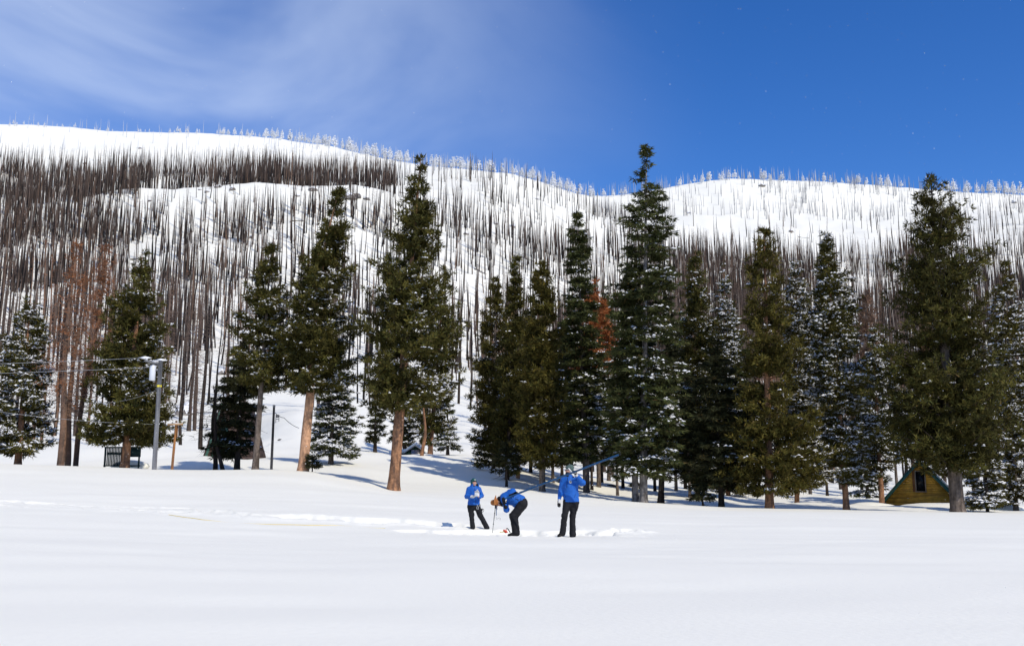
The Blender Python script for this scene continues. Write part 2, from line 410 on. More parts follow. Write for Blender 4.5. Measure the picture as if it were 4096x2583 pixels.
def conifer(name, label, bu, Y, top, cbv, prof, kind='pine', snow=.3, bark='bark_pine', dens=1.0, tr=None, seed=1, group=None,
            bend=0.0, open_=0.0, curve=0.0, cap=6500, cat='tree', nb=None, snow_lo=None, tuft=1.0, basev=None, lower_dead=14):
    global rng
    rng = np.random.default_rng(seed * 101 + 5)
    p = Dp(bu, 1150 if basev is None else basev, Y); bx = p.x; bz = H(bx, Y)
    T = Dp(top[0], top[1], Y); hgt = T.z - bz; lean = T.x - bx
    root = thing(name, label, cat, (bx, Y, bz), group=group)
    tr = tr if tr else 0.008 * hgt + .04
    def axis(z):                                 # trunk centre at height z above base
        t = np.clip(z / hgt, -0.1, 1)
        return lean * (t * (1 - curve) + curve * t * t * t) + bend * np.sin(np.clip(t, 0, 1) * math.pi * 2) * hgt * .02
    zt = np.concatenate([[-.6, 0, .25], np.linspace(.8, hgt, 22)])
    rad = tr * (np.clip(1 - zt / hgt, 0, 1) ** .85 * .92 + .04) ; rad[0:2] *= 1.2; rad[2] *= 1.07
    path = np.stack([axis(zt), .02 * hgt * bend * np.sin(zt / hgt * 5), zt], -1)
    link('trunk', trunk_mesh('trunk', path, rad, M[bark], 12, seed), root)
    pr = sorted([(Dp((a + b) / 2, v, Y).z - bz, Dp(a, v, Y).x - bx, Dp(b, v, Y).x - bx) for v, a, b in prof])
    pz = np.array([q[0] for q in pr]); pl = np.array([q[1] for q in pr]); prr = np.array([q[2] for q in pr])
    zc = Dp(bu, cbv, Y).z - bz
    ztop = hgt
    # branches
    area = np.trapezoid(np.append(prr - pl, 0.2), np.append(pz, ztop)) if hasattr(np, 'trapezoid') else np.trapz(np.append(prr - pl, .2), np.append(pz, ztop))
    nb = nb or int((24 + (ztop - zc) * 13.5) * (1 - open_ * .45) * (1 if Y < 82 else .6))
    hs = zc + (ztop - zc) * (1 - rng.random(nb) ** 0.92); 
    if not lower_dead == 0 and kind not in ('rust', 'brown'): hs = np.clip(np.round(hs / .62 + .3 * vnoise(hs * .7, hs * 0 + seed, seed)) * .62 + rng.normal(0, .10, nb), zc - .2, ztop - .05)
    az = (np.arange(nb) * 2.39996 + rng.normal(0, .35, nb)) % (2 * math.pi)
    firlike = kind in ('fir', 'dark') or name.startswith('fir')
    C, B, TC, BW0, BW1, BR = [], [], [], [], [], []; SG_ = []; sgid = 0
    base_col = GREENS[kind]
    for k in range(nb):
        h = hs[k]; f = (h - zc) / (ztop - zc + 1e-6); ca, sa = math.cos(az[k]), math.sin(az[k])
        xl = np.interp(h, pz, pl, right=lean - .1) if h < pz[-1] else np.interp(h, [pz[-1], ztop], [pl[-1], lean - .05])
        xr = np.interp(h, pz, prr) if h < pz[-1] else np.interp(h, [pz[-1], ztop], [prr[-1], lean + .05])
        ax0 = axis(h); rl = max(ax0 - xl, .12); rr = max(xr - ax0, .12)
        rx = rr if ca > 0 else rl; ry = .5 * (rl + rr)
        L = math.hypot(rx * ca, ry * sa) * rng.uniform(.78, 1.18) * (1.12 if rng.random() < .04 else 1)
        L = max(L - .30 * max(f, 0) ** 1.5, .15)
        # lumpy crown: whole sectors stick out or fall back
        L *= 1.0 + .20 * float(vnoise(az[k] * 1.3 + seed, h * .9, seed + 3))
        if firlike: e0 = -.12 + .75 * max(f - .55, 0) * 1.4; cv = -.10 + .12 * f
        else: e0 = -.10 + .75 * f; cv = .22
        rise = L * (e0 + cv)
        a0 = np.array([axis(h - rise * .6), 0, h - rise * .6]); dh = np.array([ca, sa, 0.0]); sd = np.array([-sa, ca, 0.0])
        def bp(t): return a0 + dh * (L * t)[..., None] + np.array([0, 0, 1.0]) * (L * (e0 * t + cv * t * t))[..., None]
        tt = np.array([0, .5, 1.0]); q = bp(tt)
        BW0 += [q[0], q[1]]; BW1 += [q[1], q[2]]; r_ = .012 + .011 * L; BR += [r_, r_ * .6]
        bc = rng.uniform(.75, 1.25) * (1 + .28 * float(vnoise(h * .8 + 9, az[k] * 1.5, seed + 8)))
        nsub = int(3 + L * 3.0 * (1 - .3 * open_)); nin = int((1.2 + L * .9) * (1 - open_))
        for s_ in range(nsub + nin):
            t0 = rng.uniform(.12, .45) if s_ >= nsub else rng.uniform(.06 + .25 * open_, 1.0) ** .85; side = 1 if s_ % 2 else -1
            sl_ = (L * .42 * (1.12 - t0) + .24) * rng.uniform(.6, 1.1)
            o = bp(np.array(t0)); dd = dh * .75 + sd * side * rng.uniform(.4, 1.0) + np.array([0, 0, rng.uniform(-.25, .28) - (.12 if firlike else 0)])
            if t0 > .93: dd = dh + sd * side * .15 + np.array([0, 0, .1])
            dd = dd / np.linalg.norm(dd)
            nt_ = max(1, int(sl_ / .135 * dens))
            ts = (np.arange(nt_) + rng.random(nt_)) / nt_
            cc = o + dd * (sl_ * ts)[:, None] + rng.normal(0, .055, (nt_, 3))
            sgid += 1; SG_.append(np.full(nt_, sgid)); C.append(cc); B.append(np.repeat(dd[None], nt_, 0)); TC.append(np.full(nt_, bc) * rng.uniform(.55, 1.5) * rng.uniform(.85, 1.2, nt_))
    C = np.concatenate(C); B = np.concatenate(B); TC = np.concatenate(TC); SG_ = np.concatenate(SG_)
    keep = C[:, 2] > .25; C, B, TC, SG_ = C[keep], B[keep], TC[keep], SG_[keep]
    NT = len(C); KB = 9 if Y < 82 else 8; cap = cap if Y < 82 else min(cap, 2600); tuft = tuft if Y < 82 else tuft * 1.3
    if NT > cap:
        sel = rng.choice(NT, cap, replace=False); C, B, TC, SG_ = C[sel], B[sel], TC[sel], SG_[sel]; NT = cap
    # needle blades
    c = np.repeat(C, KB, 0); b = np.repeat(B, KB, 0); tcx = np.repeat(TC, KB)
    rnd = unit(rng.normal(size=c.shape))
    if firlike:
        rnd[:, 2] *= .45; d = unit(b * .7 + rnd * .95 + np.array([0, 0, -.08])); ln = rng.uniform(.16, .34, len(c)) * tuft; wd = rng.uniform(.05, .09, len(c))
    else:
        d = unit(b * .55 + rnd * .9 + np.array([0, 0, .32])); ln = rng.uniform(.17, .36, len(c)) * tuft; wd = rng.uniform(.055, .10, len(c))
    c = c + rnd * .07 * tuft
    w = perp(d, unit(rng.normal(size=c.shape))) * (wd * tuft)[:, None] * .5
    V = np.stack([c - w, c + w, c + d * ln[:, None]], 1).reshape(-1, 3)
    F = np.arange(len(V)).reshape(-1, 3)
    hue = rng.normal(0, .10, len(c))
    col = base_col[None] * (tcx * rng.uniform(.75, 1.3, len(c)))[:, None]
    col = col * np.stack([1 + hue, 1 + .2 * hue, 1 - hue * .5], -1)
    if kind not in ('rust', 'brown'):
        yl = rng.random(len(c)) < .012; col[yl] = np.array([.15, .10, .035])
    link('crown', mesh_np('crown', V, [F], [M['needles']], cols=np.repeat(np.clip(col, .004, 1), 3, 0)), root, kind='stuff')
    # wood
    if lower_dead:
        zz = rng.uniform(min(zc * .35, .6), max(zc, .3) + (ztop - zc) * .35, lower_dead); aa = rng.uniform(0, 6.28, lower_dead); LL = rng.uniform(.3, 1.3, lower_dead)
        p0 = np.stack([axis(zz), 0 * zz, zz], -1); p1 = p0 + np.stack([np.cos(aa) * LL, np.sin(aa) * LL, rng.uniform(-.45, .1, lower_dead) * LL], -1)
        BW0 += list(p0); BW1 += list(p1); BR += [.016] * lower_dead
    Vb, Fb = spikes(np.array(BW0), np.array(BW1), np.array(BR))
    link('branches', mesh_np('branches', Vb, [Fb], [M['bark_dark' if bark != 'bark_fir' else 'twig']]), root, kind='stuff')
    # snow caught on the sprays: more low down and on the windward (right) side
    if snow > 0:
        lo = 1.0 if snow_lo is None else snow_lo
        f = np.clip((C[:, 2] - zc) / (ztop - zc), 0, 1)
        side = np.clip((C[:, 0] - lean * .5) / (np.abs(prr).max() + .1), -1, 1)
        pr_ = 1.7 * (snow + .5 * max(snow - .4, 0)) * (1.25 - 1.15 * lo * f) * (1 + .9 * side) * ((0.10 if snow < .5 else .45) + 1.6 * sstep(-.05, .45, fbm(C[:, 0] * .6 + seed, C[:, 2] * .8 + C[:, 1] * .3, 3, seed)))
        sel = (rng.random(sgid + 1)[SG_] < np.clip(pr_ * (.62 if snow < .5 else 1.35), 0, .95)) & (rng.random(NT) < .9)
        nrep = 3 if snow >= .5 else 2; cs = np.repeat(C[sel], nrep, 0); cs = cs + rng.normal(0, .09, cs.shape) * np.array([1, 1, .35]); bs = np.repeat(B[sel], nrep, 0); n = len(cs)
        if n:
            bs = unit(bs * np.array([1, 1, .6])); la = rng.uniform(.07, .19, n) * tuft; lb = rng.uniform(.04, .10, n) * tuft
            up = unit(np.array([0, 0, 1.0]) - bs * bs[:, 2:3] + rng.normal(0, .1, (n, 3))); sdv = np.cross(bs, up)
            Vs, Fs = caps(cs + up * .08, bs * la[:, None], sdv * lb[:, None], up * (rng.uniform(.03, .07, n) * tuft)[:, None])
            link('snow_on_branches', mesh_np('snow_on_branches', Vs, [Fs], [M['tree_snow']], smooth=True), root, kind='stuff')
    return root

CON = [
 # name,label,base u,Y,top,crown base v,profile,kind,opts
 ('pine_tree','snow-dusted pine half cut off by the left edge of the photo',37,62,(72,703),1052,[(705,62,90),(760,22,112),(850,0,108),(950,-40,104),(1040,-70,118)],'pine',dict(snow=.85,bark='bark_pine',open_=.4,tr=.22)),
 ('pine_tree','dense bushy pine standing behind the grey utility pole, dark railing at its foot',290,61.5,(335,592),1035,[(605,322,348),(650,298,366),(720,268,378),(800,246,402),(880,216,408),(950,205,412),(1040,200,405)],'pine',dict(snow=.42,dens=1.25,tr=.28)),
 ('pine_tree','slender dark-trunked pine just left of the short black pole',598,61,(638,580),912,[(590,622,650),(650,596,666),(720,572,672),(800,546,684),(900,560,690)],'pine',dict(snow=.42,bark='bark_grey',open_=.25,tr=.22)),
 ('pine_tree','low dark pine in front of the brown A-frame cabin',555,68,(572,800),1072,[(810,555,590),(880,528,605),(960,500,606),(1040,492,600)],'dark',dict(snow=.12,bark='bark_dark',tr=.22)),
 ('pine_tree','pine with a curved pale orange trunk and crooked crown, little sapling at its foot',710,60.5,(799,446),905,[(455,786,812),(520,760,828),(600,738,832),(650,702,832),(700,682,822),(780,672,830),(850,680,850),(900,700,850)],'pine',dict(snow=.45,bark='bark_light',tr=.34,bend=.25,curve=.65)),
 ('fir_tree','squat snow-laden fir behind the orange trunked pine',776,76,(790,800),1064,[(810,775,805),(880,750,820),(960,738,838),(1050,728,845)],'fir',dict(snow=.75,snow_lo=.3,bark='bark_grey',dens=1.3,tr=.2)),
 ('pine_tree','tall pine with thick bare orange-brown lower trunk, nearest the woman',925,58,(989,373),965,[(385,981,996),(420,962,1010),(480,940,1022),(540,925,1032),(600,905,1038),(680,872,1062),(760,852,1076),(850,845,1076),(910,840,1070),(945,868,1045)],'pine',dict(snow=.18,bark='bark_pine',tr=.36,dens=1.25)),
 ('pine_tree','bushy pine behind the green hut, right of the tall orange-brown trunk',1010,98,(1046,622),1040,[(640,1032,1060),(750,1005,1078),(880,985,1078),(1030,985,1074)],'pine',dict(snow=.4,bark='bark_pine',tr=.26,dens=1.1)),
 ('fir_tree','small dark fir left of the green hut',880,100,(884,925),1034,[(935,876,892),(980,866,902),(1030,856,912)],'dark',dict(snow=.18,bark='bark_dark',tr=.2)),
 ('fir_tree','dark fir directly behind the green hut',950,112,(955,880),1046,[(890,945,965),(960,925,985),(1040,912,1000)],'dark',dict(snow=.35,bark='bark_dark',tr=.25)),
 ('fir_tree','snowy young fir right of the green hut',1052,112,(1052,930),1056,[(940,1044,1060),(990,1030,1070),(1050,1022,1078)],'fir',dict(snow=.7,bark='bark_dark',tr=.2)),
 ('pine_tree','leftmost pine of the large grove, its crown ending lower than its neighbours',1160,80,(1166,655),1085,[(662,1154,1176),(750,1128,1192),(850,1112,1202),(950,1108,1202),(1070,1112,1195)],'olive',dict(snow=.16,bark='bark_grey',open_=.25)),
 ('pine_tree','narrow pointed pine, second tree of the grove from its left side',1192,74,(1213,605),1105,[(615,1206,1221),(680,1190,1232),(780,1180,1241),(900,1168,1252),(1050,1162,1240),(1100,1160,1225)],'pine',dict(snow=.08,bark='bark_dark')),
 ('pine_tree','olive green pine with tan trunk and pointed top behind the blue pole',1275,67,(1275,608),1085,[(618,1264,1286),(680,1244,1306),(780,1230,1322),(900,1222,1330),(1000,1214,1322),(1075,1230,1305)],'olive',dict(snow=.06,bark='bark_grey',tr=.22,dens=1.15)),
 ('fir_tree','thin-topped fir with gaps in its spire, left of the rust-coloured dead needles',1378,72,(1357,497),1085,[(505,1350,1366),(540,1334,1382),(575,1325,1396),(620,1326,1386),(700,1320,1402),(800,1308,1420),(950,1300,1432),(1080,1310,1410)],'fir',dict(snow=.16,bark='bark_grey',tr=.2)),
 ('fir_tree','tallest fir of the photo, grey trunk showing through its open spire',1512,62,(1520,346),1120,[(356,1510,1530),(400,1492,1546),(450,1476,1562),(510,1464,1586),(600,1456,1592),(700,1440,1592),(800,1430,1602),(900,1436,1604),(1000,1428,1604),(1090,1438,1594)],'fir',dict(snow=.30,bark='bark_fir',tr=.27,dens=1.35,tuft=1.15,open_=.1)),
 ('fir_tree','shorter grey-trunked fir fused to the left side of the tallest fir',1494,63,(1478,640),1100,[(660,1465,1492),(750,1446,1500),(880,1430,1510),(1080,1440,1520)],'fir',dict(snow=.28,bark='bark_fir',tr=.22)),
 ('fir_tree','black-trunked fir right behind the tallest fir',1553,66,(1572,690),1120,[(705,1560,1585),(800,1545,1602),(920,1530,1612),(1080,1530,1606)],'dark',dict(snow=.35,bark='bark_dark',tr=.22)),
 ('pine_tree','slim pine whose top stands against the brown burnt band, right of the tallest fir',1640,80,(1635,590),1140,[(600,1626,1645),(680,1606,1668),(780,1600,1690),(900,1590,1700),(1100,1600,1690)],'pine',dict(snow=.32)),
 ('pine_tree','frosted slim pine between two taller pines',1712,92,(1702,622),1150,[(632,1692,1712),(700,1672,1732),(800,1660,1744),(900,1655,1750),(1120,1660,1750)],'pine',dict(snow=.95,snow_lo=.5,open_=.1)),
 ('pine_tree','broad very dark pine with low blunt crown',1695,64,(1686,790),1150,[(800,1670,1702),(850,1642,1730),(950,1612,1760),(1050,1600,1772),(1140,1602,1760)],'dark',dict(snow=.07,bark='bark_dark',dens=1.3,tr=.2)),
 ('pine_tree','tall dense olive pine with twin top, thick brown trunk at its foot',1808,62,(1797,530),1150,[(536,1785,1812),(600,1760,1840),(680,1746,1856),(780,1740,1872),(880,1735,1900),(980,1722,1918),(1080,1716,1930),(1140,1730,1905)],'olive',dict(snow=.08,bark='bark_pine',tr=.28,dens=1.35)),
 ('pine_tree','snow-covered pine close behind the dense olive pine',1872,76,(1871,614),1150,[(624,1860,1885),(700,1842,1918),(800,1840,1945),(900,1842,1970),(1000,1850,1982),(1120,1852,1965)],'olive',dict(snow=.85,snow_lo=.5)),
 ('pine_tree','pointed pine right of the snow-covered one, leaning tan trunk below',1988,63,(1942,548),1125,[(558,1934,1951),(620,1920,1976),(680,1912,2006),(760,1906,2020),(860,1906,2048),(960,1922,2056),(1060,1940,2050),(1110,1950,2040)],'pine',dict(snow=.7,snow_lo=.9,bark='bark_pine',tr=.21)),
 ('fir_tree','small heavily snowed fir left of the yellow cabin',2040,88,(2032,930),1165,[(940,2022,2042),(1000,2008,2062),(1080,1998,2078),(1150,1995,2082)],'fir',dict(snow=1.6,snow_lo=.2,bark='bark_grey',tr=.2)),
 ('pine_tree','straight pine with tan trunk beside the left eave of the yellow cabin',2072,77,(2052,770),1120,[(790,2040,2068),(880,2028,2082),(1000,2022,2092),(1100,2040,2095)],'pine',dict(snow=1.0,snow_lo=.5,bark='bark_pine',tr=.22,open_=.3)),
 ('pine_tree','massive dark pine with broad crown overhanging the yellow cabin',2248,60,(2188,412),1099,[(420,2168,2206),(460,2152,2236),(530,2136,2290),(600,2120,2310),(650,2106,2326),(740,2082,2332),(830,2066,2350),(900,2042,2360),(980,2046,2372),(1060,2090,2374),(1098,2130,2340)],'pine',dict(snow=.07,bark='bark_grey',tr=.42,dens=1.3,nb=430,cap=11500)),
 ('pine_tree','snow-sprinkled pine at the far right edge of the photo',2385,72,(2362,615),1170,[(625,2346,2376),(700,2326,2402),(800,2318,2430),(900,2325,2455),(1000,2330,2470),(1150,2320,2480)],'olive',dict(snow=.7,bark='bark_grey')),
 ('fir_tree','low snow-draped fir right of the massive pine trunk',2318,68,(2310,900),1190,[(915,2298,2322),(1000,2280,2345),(1100,2266,2362),(1185,2262,2372)],'pine',dict(snow=.8,snow_lo=.4,bark='bark_dark')),
]
for k, (nm, lb, bu, Y, top, cb, pr, kd, op) in enumerate(CON):
    conifer(nm, lb, bu, Y, top, cb, pr, kd, seed=k + 1, **op)
# trees filling the shade of the grove
FILL = [(1218,84,700,'dark',''),(1248,88,720,'dark',''),(1300,78,780,'dark',''),(1392,80,860,'dark',''),(1452,76,880,'dark',''),(1540,84,800,'dark',''),(1622,78,860,'dark',''),(1322,86,760,'dark',''),(1345,94,700,'fir',''),(1415,90,720,'dark',''),(1432,98,690,'fir',''),(1465,84,800,'dark',''),
        (1590,96,760,'dark',''),(1612,104,720,'fir',''),(1745,100,760,'fir',''),(1775,90,900,'dark',''),(1905,100,740,'dark',''),(1945,96,860,'fir',''),(2110,104,800,'pine',''),(2140,98,930,'dark',''),(2290,100,760,'pine','')]
spots = ['behind the narrow pointed pine of the grove','left of the olive pine','right of the olive pine, low','in front of the rust-coloured dead needles','left of the twin grey trunks','right behind the twin grey trunks','at the left edge of the dark blunt pine','between the pointed grove pine and the olive pine','between the olive pine and the thin-topped fir','just behind the thin-topped fir','below the rust-coloured dead needles','right of the rust-coloured dead needles','behind the left flank of the tallest fir',
         'behind the right flank of the tallest fir','between the tallest fir and the slim pine','behind the very dark blunt pine','between the very dark blunt pine and the dense olive pine','behind the snow-covered pine','behind the leaning tan trunk','behind the left eave of the yellow cabin','behind the roof of the yellow cabin','behind the right flank of the massive pine']
for k, (u, Y, tv, kd, _) in enumerate(FILL):
    h = 1130 - tv
    conifer('fir_tree' if kd != 'pine' else 'pine_tree', 'shaded background conifer ' + spots[k], u, Y, (u - (u - 1204) * .03, tv), 1085,
            [(tv + 10, u - 10, u + 10), (tv + h * .3, u - 26, u + 26), (tv + h * .6, u - 38, u + 38), (1080, u - 42, u + 42)], kd,
            seed=60 + k, snow=.75 if u > 1860 else .32, bark='bark_dark' if k % 2 else 'bark_grey', dens=.8, tuft=1.15, group='shaded conifers of the grove')
conifer('dead_pine', 'dead tree with rust-orange needles inside the grove, tallest of the two', 1408, 82, (1402, 640), 870, [(650,1394,1410),(700,1376,1430),(780,1358,1442),(860,1352,1440)], 'rust', seed=90, snow=0, bark='bark_grey', dens=.75, open_=.3)
conifer('dead_pine', 'dead tree with rust-orange needles inside the grove, shorter of the two', 1382, 74, (1376, 690), 880, [(700,1370,1384),(780,1358,1396),(860,1346,1404)], 'rust', seed=91, snow=0, bark='bark_grey', dens=.7, open_=.4)
conifer('dead_pine', 'dead brown-needled conifer left of the massive dark pine', 2050, 110, (2036, 684), 1000, [(694,2026,2046),(760,2008,2068),(850,2000,2086),(980,1996,2092)], 'brown', seed=92, snow=.03, bark='bark_grey', dens=1.0)
conifer('sapling', 'tiny pine sapling at the foot of the orange curved trunk', 733, 60.2, (735, 1066), 1102, [(1068,733,738),(1080,726,744),(1100,722,746)], 'dark', seed=93, snow=.1, bark='bark_dark', nb=22, dens=1.2, tr=.04, lower_dead=0, tuft=.8)
conifer('sapling', 'low leaning sapling in the shade right of the tallest fir', 1652, 63, (1650, 1148), 1182, [(1150,1645,1655),(1165,1625,1668),(1182,1620,1680)], 'dark', seed=94, snow=.1, bark='bark_dark', nb=26, tr=.07, lower_dead=3)
conifer('sapling', 'small sprig poking from shaded snow left of the standing man', 1330, 69, (1330, 1122), 1136, [(1124,1327,1333),(1132,1322,1340)], 'dark', seed=95, snow=.1, bark='bark_dark', nb=14, tr=.03, lower_dead=0, tuft=.8)
conifer('sapling', 'dark little sprig in the snow left of the two grey trunks', 1493, 74, (1493, 1134), 1143, [(1136,1489,1497),(1142,1486,1500)], 'dark', seed=96, snow=.1, bark='bark_dark', nb=14, tr=.03, lower_dead=0, tuft=.8)
conifer('sapling', 'young dark fir with drooping boughs at the left front of the grove', 1191, 69, (1192, 1040), 1102, [(1045,1186,1197),(1075,1165,1215),(1100,1156,1224)], 'dark', seed=97, snow=.08, bark='bark_dark', nb=40, tr=.10)

# ------------------------------------------------------------------ burnt forest on the mountainside
def snag(kind, seed, lod, thin=False):
    """dead tree about 20 m high, base at the origin. lod 0 near ... 2 far. returns V,F,col"""
    r = np.random.default_rng(seed + 400)
    Hh = 20.0; Vs, Fs, Cs = [], [], []; n = 0
    seg = (7, 5, 3)[lod]; m = (9, 5, 4)[lod]
    r0 = r.uniform(.15, .29) * (1.0, 1.05, 1.1)[lod]
    z = np.linspace(-.8, Hh, m); kink = np.cumsum(r.normal(0, .10 if lod < 2 else .22, (m, 2)), 0) * .6
    kink[0] = 0
    th = np.linspace(0, 2 * math.pi, seg, endpoint=False)
    rad = r0 * (1 - np.clip(z, 0, Hh) / Hh) ** (.75 if lod < 2 else .5) + .025
    V = np.stack([kink[:, :1] + rad[:, None] * np.cos(th), kink[:, 1:] + rad[:, None] * np.sin(th), np.repeat(z[:, None], seg, 1)], -1).reshape(-1, 3)
    i = np.arange(m - 1)[:, None] * seg; j = np.arange(seg)[None]
    q = np.stack([i + j, i + (j + 1) % seg, i + seg + (j + 1) % seg, i + seg + j], -1).reshape(-1, 4)
    F = np.concatenate([q[:, [0, 1, 2]], q[:, [0, 2, 3]]])
    black = np.array([.016, .014, .014]); brown = np.array([.145, .10, .078]); rusty = np.array([.23, .12, .07]); grey = np.array([.20, .165, .14])
    tc = {'black': black, 'brown': np.array([.075, .054, .043]), 'rust': np.array([.15, .095, .065]), 'pale': grey}[kind]
    c = np.repeat(tc[None], len(V), 0) * r.uniform(.7, 1.3, (len(V), 1))
    if kind in ('black', 'brown') and r.random() < .6:        # charred below, bare wood above
        c = np.where(V[:, 2:3] > r.uniform(.35, .8) * Hh, c * 1.0 + brown * .5, c)
    Vs.append(V); Fs.append(F); Cs.append(c); n += len(V)
    nb = {'black': (70, 34, 12), 'brown': (190, 80, 20), 'rust': (200, 90, 32), 'pale': (110, 50, 16)}[kind][lod]
    if thin: nb = int(nb * .7)
    zb = Hh * (1 - r.random(nb) ** 1.1 * (.86 if kind != 'rust' else .75)); a = r.uniform(0, 6.283, nb)
    prof_ = np.sin(np.clip((1 - zb / Hh), 0, 1) ** .6 * 2.4 + .1)
    L = {'black': 1.0, 'brown': 1.75, 'rust': 1.9, 'pale': 1.5}[kind] * r.uniform(.35, 1.15, nb) * np.clip(prof_ + .15, .15, 1.1)
    kx = np.interp(zb, z, kink[:, 0]); ky = np.interp(zb, z, kink[:, 1])
    P0 = np.stack([kx, ky, zb], -1); el = r.uniform(-.55, .25, nb) if kind != 'rust' else r.uniform(-.3, .35, nb)
    d = np.stack([np.cos(a) * np.cos(el), np.sin(a) * np.cos(el), np.sin(el)], -1)
    P1 = P0 + d * L[:, None]
    def flat(P0, P1, w):                                    # thin two sided slivers
        d_ = unit(P1 - P0); p = perp(d_, unit(r.normal(size=d_.shape))) * w[:, None]
        V = np.stack([P0 - p, P0 + p, P1], 1).reshape(-1, 3); return V, np.arange(len(V)).reshape(-1, 3)
    bw = (.03, .035, .06)[lod]
    V, F = flat(P0, P1, np.full(nb, bw)); Vs.append(V); Fs.append(F + n); n += len(V)
    bcol = {'black': black * 1.3, 'brown': brown, 'rust': brown * 1.1, 'pale': grey * .9}[kind]
    Cs.append(np.repeat(bcol[None], len(V), 0) * r.uniform(.7, 1.35, (len(V), 1)))
    if (lod < 2 or kind != 'black') and not thin:                            # twigs, and dead needles on the rust ones
        nt_ = {'black': 1, 'brown': 3, 'rust': 4, 'pale': 2}[kind]
        if lod == 1: nt_ = max(1, nt_ - 1)
        if lod == 2: nt_ = 1
        t = r.uniform(.3, 1, (nb, nt_)); o = P0[:, None] + (P1 - P0)[:, None] * t[..., None]
        dd = unit(d[:, None] * .7 + r.normal(0, .6, (nb, nt_, 3)) + np.array([0, 0, -.15]))
        LL = (L[:, None] * r.uniform(.25, .5, (nb, nt_)))
        o = o.reshape(-1, 3); e = o + dd.reshape(-1, 3) * LL.reshape(-1, 1)
        V, F = flat(o, e, np.full(len(o), bw * (.55 if kind != 'rust' else 2.0))); Vs.append(V); Fs.append(F + n); n += len(V)
        cc = {'black': black * 1.5, 'brown': brown * 1.15, 'rust': rusty, 'pale': grey}[kind]
        Cs.append(np.repeat(cc[None], len(V), 0) * np.repeat(r.uniform(.55, 1.4, (len(o), 1)), 3, 0))
        if kind == 'rust' and lod < 2:
            kk = (7, 4)[lod]; o2 = np.repeat(o + (e - o) * .5, kk, 0) + r.normal(0, .12, (len(o) * kk, 3))
            d2 = unit(r.normal(size=o2.shape)); V, F = flat(o2, o2 + d2 * r.uniform(.12, .3, (len(o2), 1)), np.full(len(o2), .03))
            Vs.append(V); Fs.append(F + n); n += len(V)
            Cs.append(np.repeat(rusty[None], len(V), 0) * np.repeat(r.uniform(.5, 1.5, (len(o2), 1)), 3, 0))
    return np.concatenate(Vs), np.concatenate(Fs), np.concatenate(Cs)

KINDS = ['black', 'brown', 'rust', 'pale']
def dens_at(u, v, D, x, y):
    """share of full density (one tree per ~21 square metres) and shares of the kinds"""
    w = np.zeros_like(u)
    n1 = fbm(x / 45, y / 30, 3, 71); cl = (0.30 + 1.3 * sstep(-.5, .6, n1)) * (.55 + .9 * sstep(-.3, .4, fbm(x / 14, y / 11, 2, 77)))
    L = u < 560
    w = np.where((D >= 300) & (D < 700) & L, 0.70 * (1 - .45 * sstep(380, 560, u)), w)
    w = np.where((D >= 300) & (D < 640) & (u >= 560) & (u < 1020), 0.32, w)
    w = np.where((D >= 585) & (D < 672) & (u > 330) & (u < 960), 0.07, w)
    w = np.where((D >= 672) & (D < 795) & (u < 930), 0.85, w)
    w = np.where((D >= 795) & (u < 900), 0.018 + .25 * (1 - sstep(795, 815, D)), w)
    w = np.where((D >= 820) & (u > 620) & (u < 1250), 0.06, w)
    w = np.where((D >= 640) & (u >= 930) & (u < 1300), 0.10, w)
    w = np.where((D >= 240) & (D < 640) & (u >= 1020) & (u < 1300), 0.28, w)
    w = np.where((D >= 300) & (D < 700) & (u >= 1300) & (u < 1500), 0.55, w)
    w = np.where((D >= 700) & (u >= 1300) & (u < 1500), 0.13, w)
    w = np.where((D >= 300) & (D < 690) & (u >= 1500) & (u < 2200), 0.95, w)
    w = np.where((D >= 690) & (u >= 1500) & (u < 2200), 0.022, w)
    w = np.where((D >= 850) & (u >= 1480), 0.13, w)
    w = np.where((D >= 300) & (D < 680) & (u >= 2200), 0.5, w)
    w = np.where((D >= 680) & (D < 850) & (u >= 2200), 0.10, w)
    w = np.where((D >= 150) & (D < 300), np.where(u < 470, .20, np.where(u < 1120, .11, .2)), w)
    w = np.where((D >= 118) & (D < 150) & ((u < 420) | (u > 1200)), .14, w)
    lane = (np.abs(u - 672) < 42) & (D < 210); w = np.where(lane, 0, w)
    w = np.where((np.abs(u - 1085) < 48) & (D < 230), 0, w)
    w = np.where((np.abs(u - 905) < 80) & (D < 190), w * .2, w)
    return w * cl
g2 = np.random.default_rng(11)
NC = 90000
s_ = g2.uniform(-.60, .60, NC); D_ = np.sqrt(g2.uniform(118 ** 2, 1045 ** 2, NC))
area_all = .60 * (1045 ** 2 - 118 ** 2)
x_ = s_ * D_; y_ = D_; z_ = H0(x_, y_)
u_, v_ = proj(x_, y_, z_)
w_ = dens_at(u_, v_, D_, x_, y_)
pacc = w_ * (area_all / 10.5) / NC
keep = g2.random(NC) < pacc
x_, y_, z_, u_, v_, D_ = [q[keep] for q in (x_, y_, z_, u_, v_, D_)]
n_ = len(x_)
hh = 8 + 18 * g2.random(n_) ** .75 * np.where(D_ > 820, .5, 1) * np.where(g2.random(n_) < .08, .5, 1)
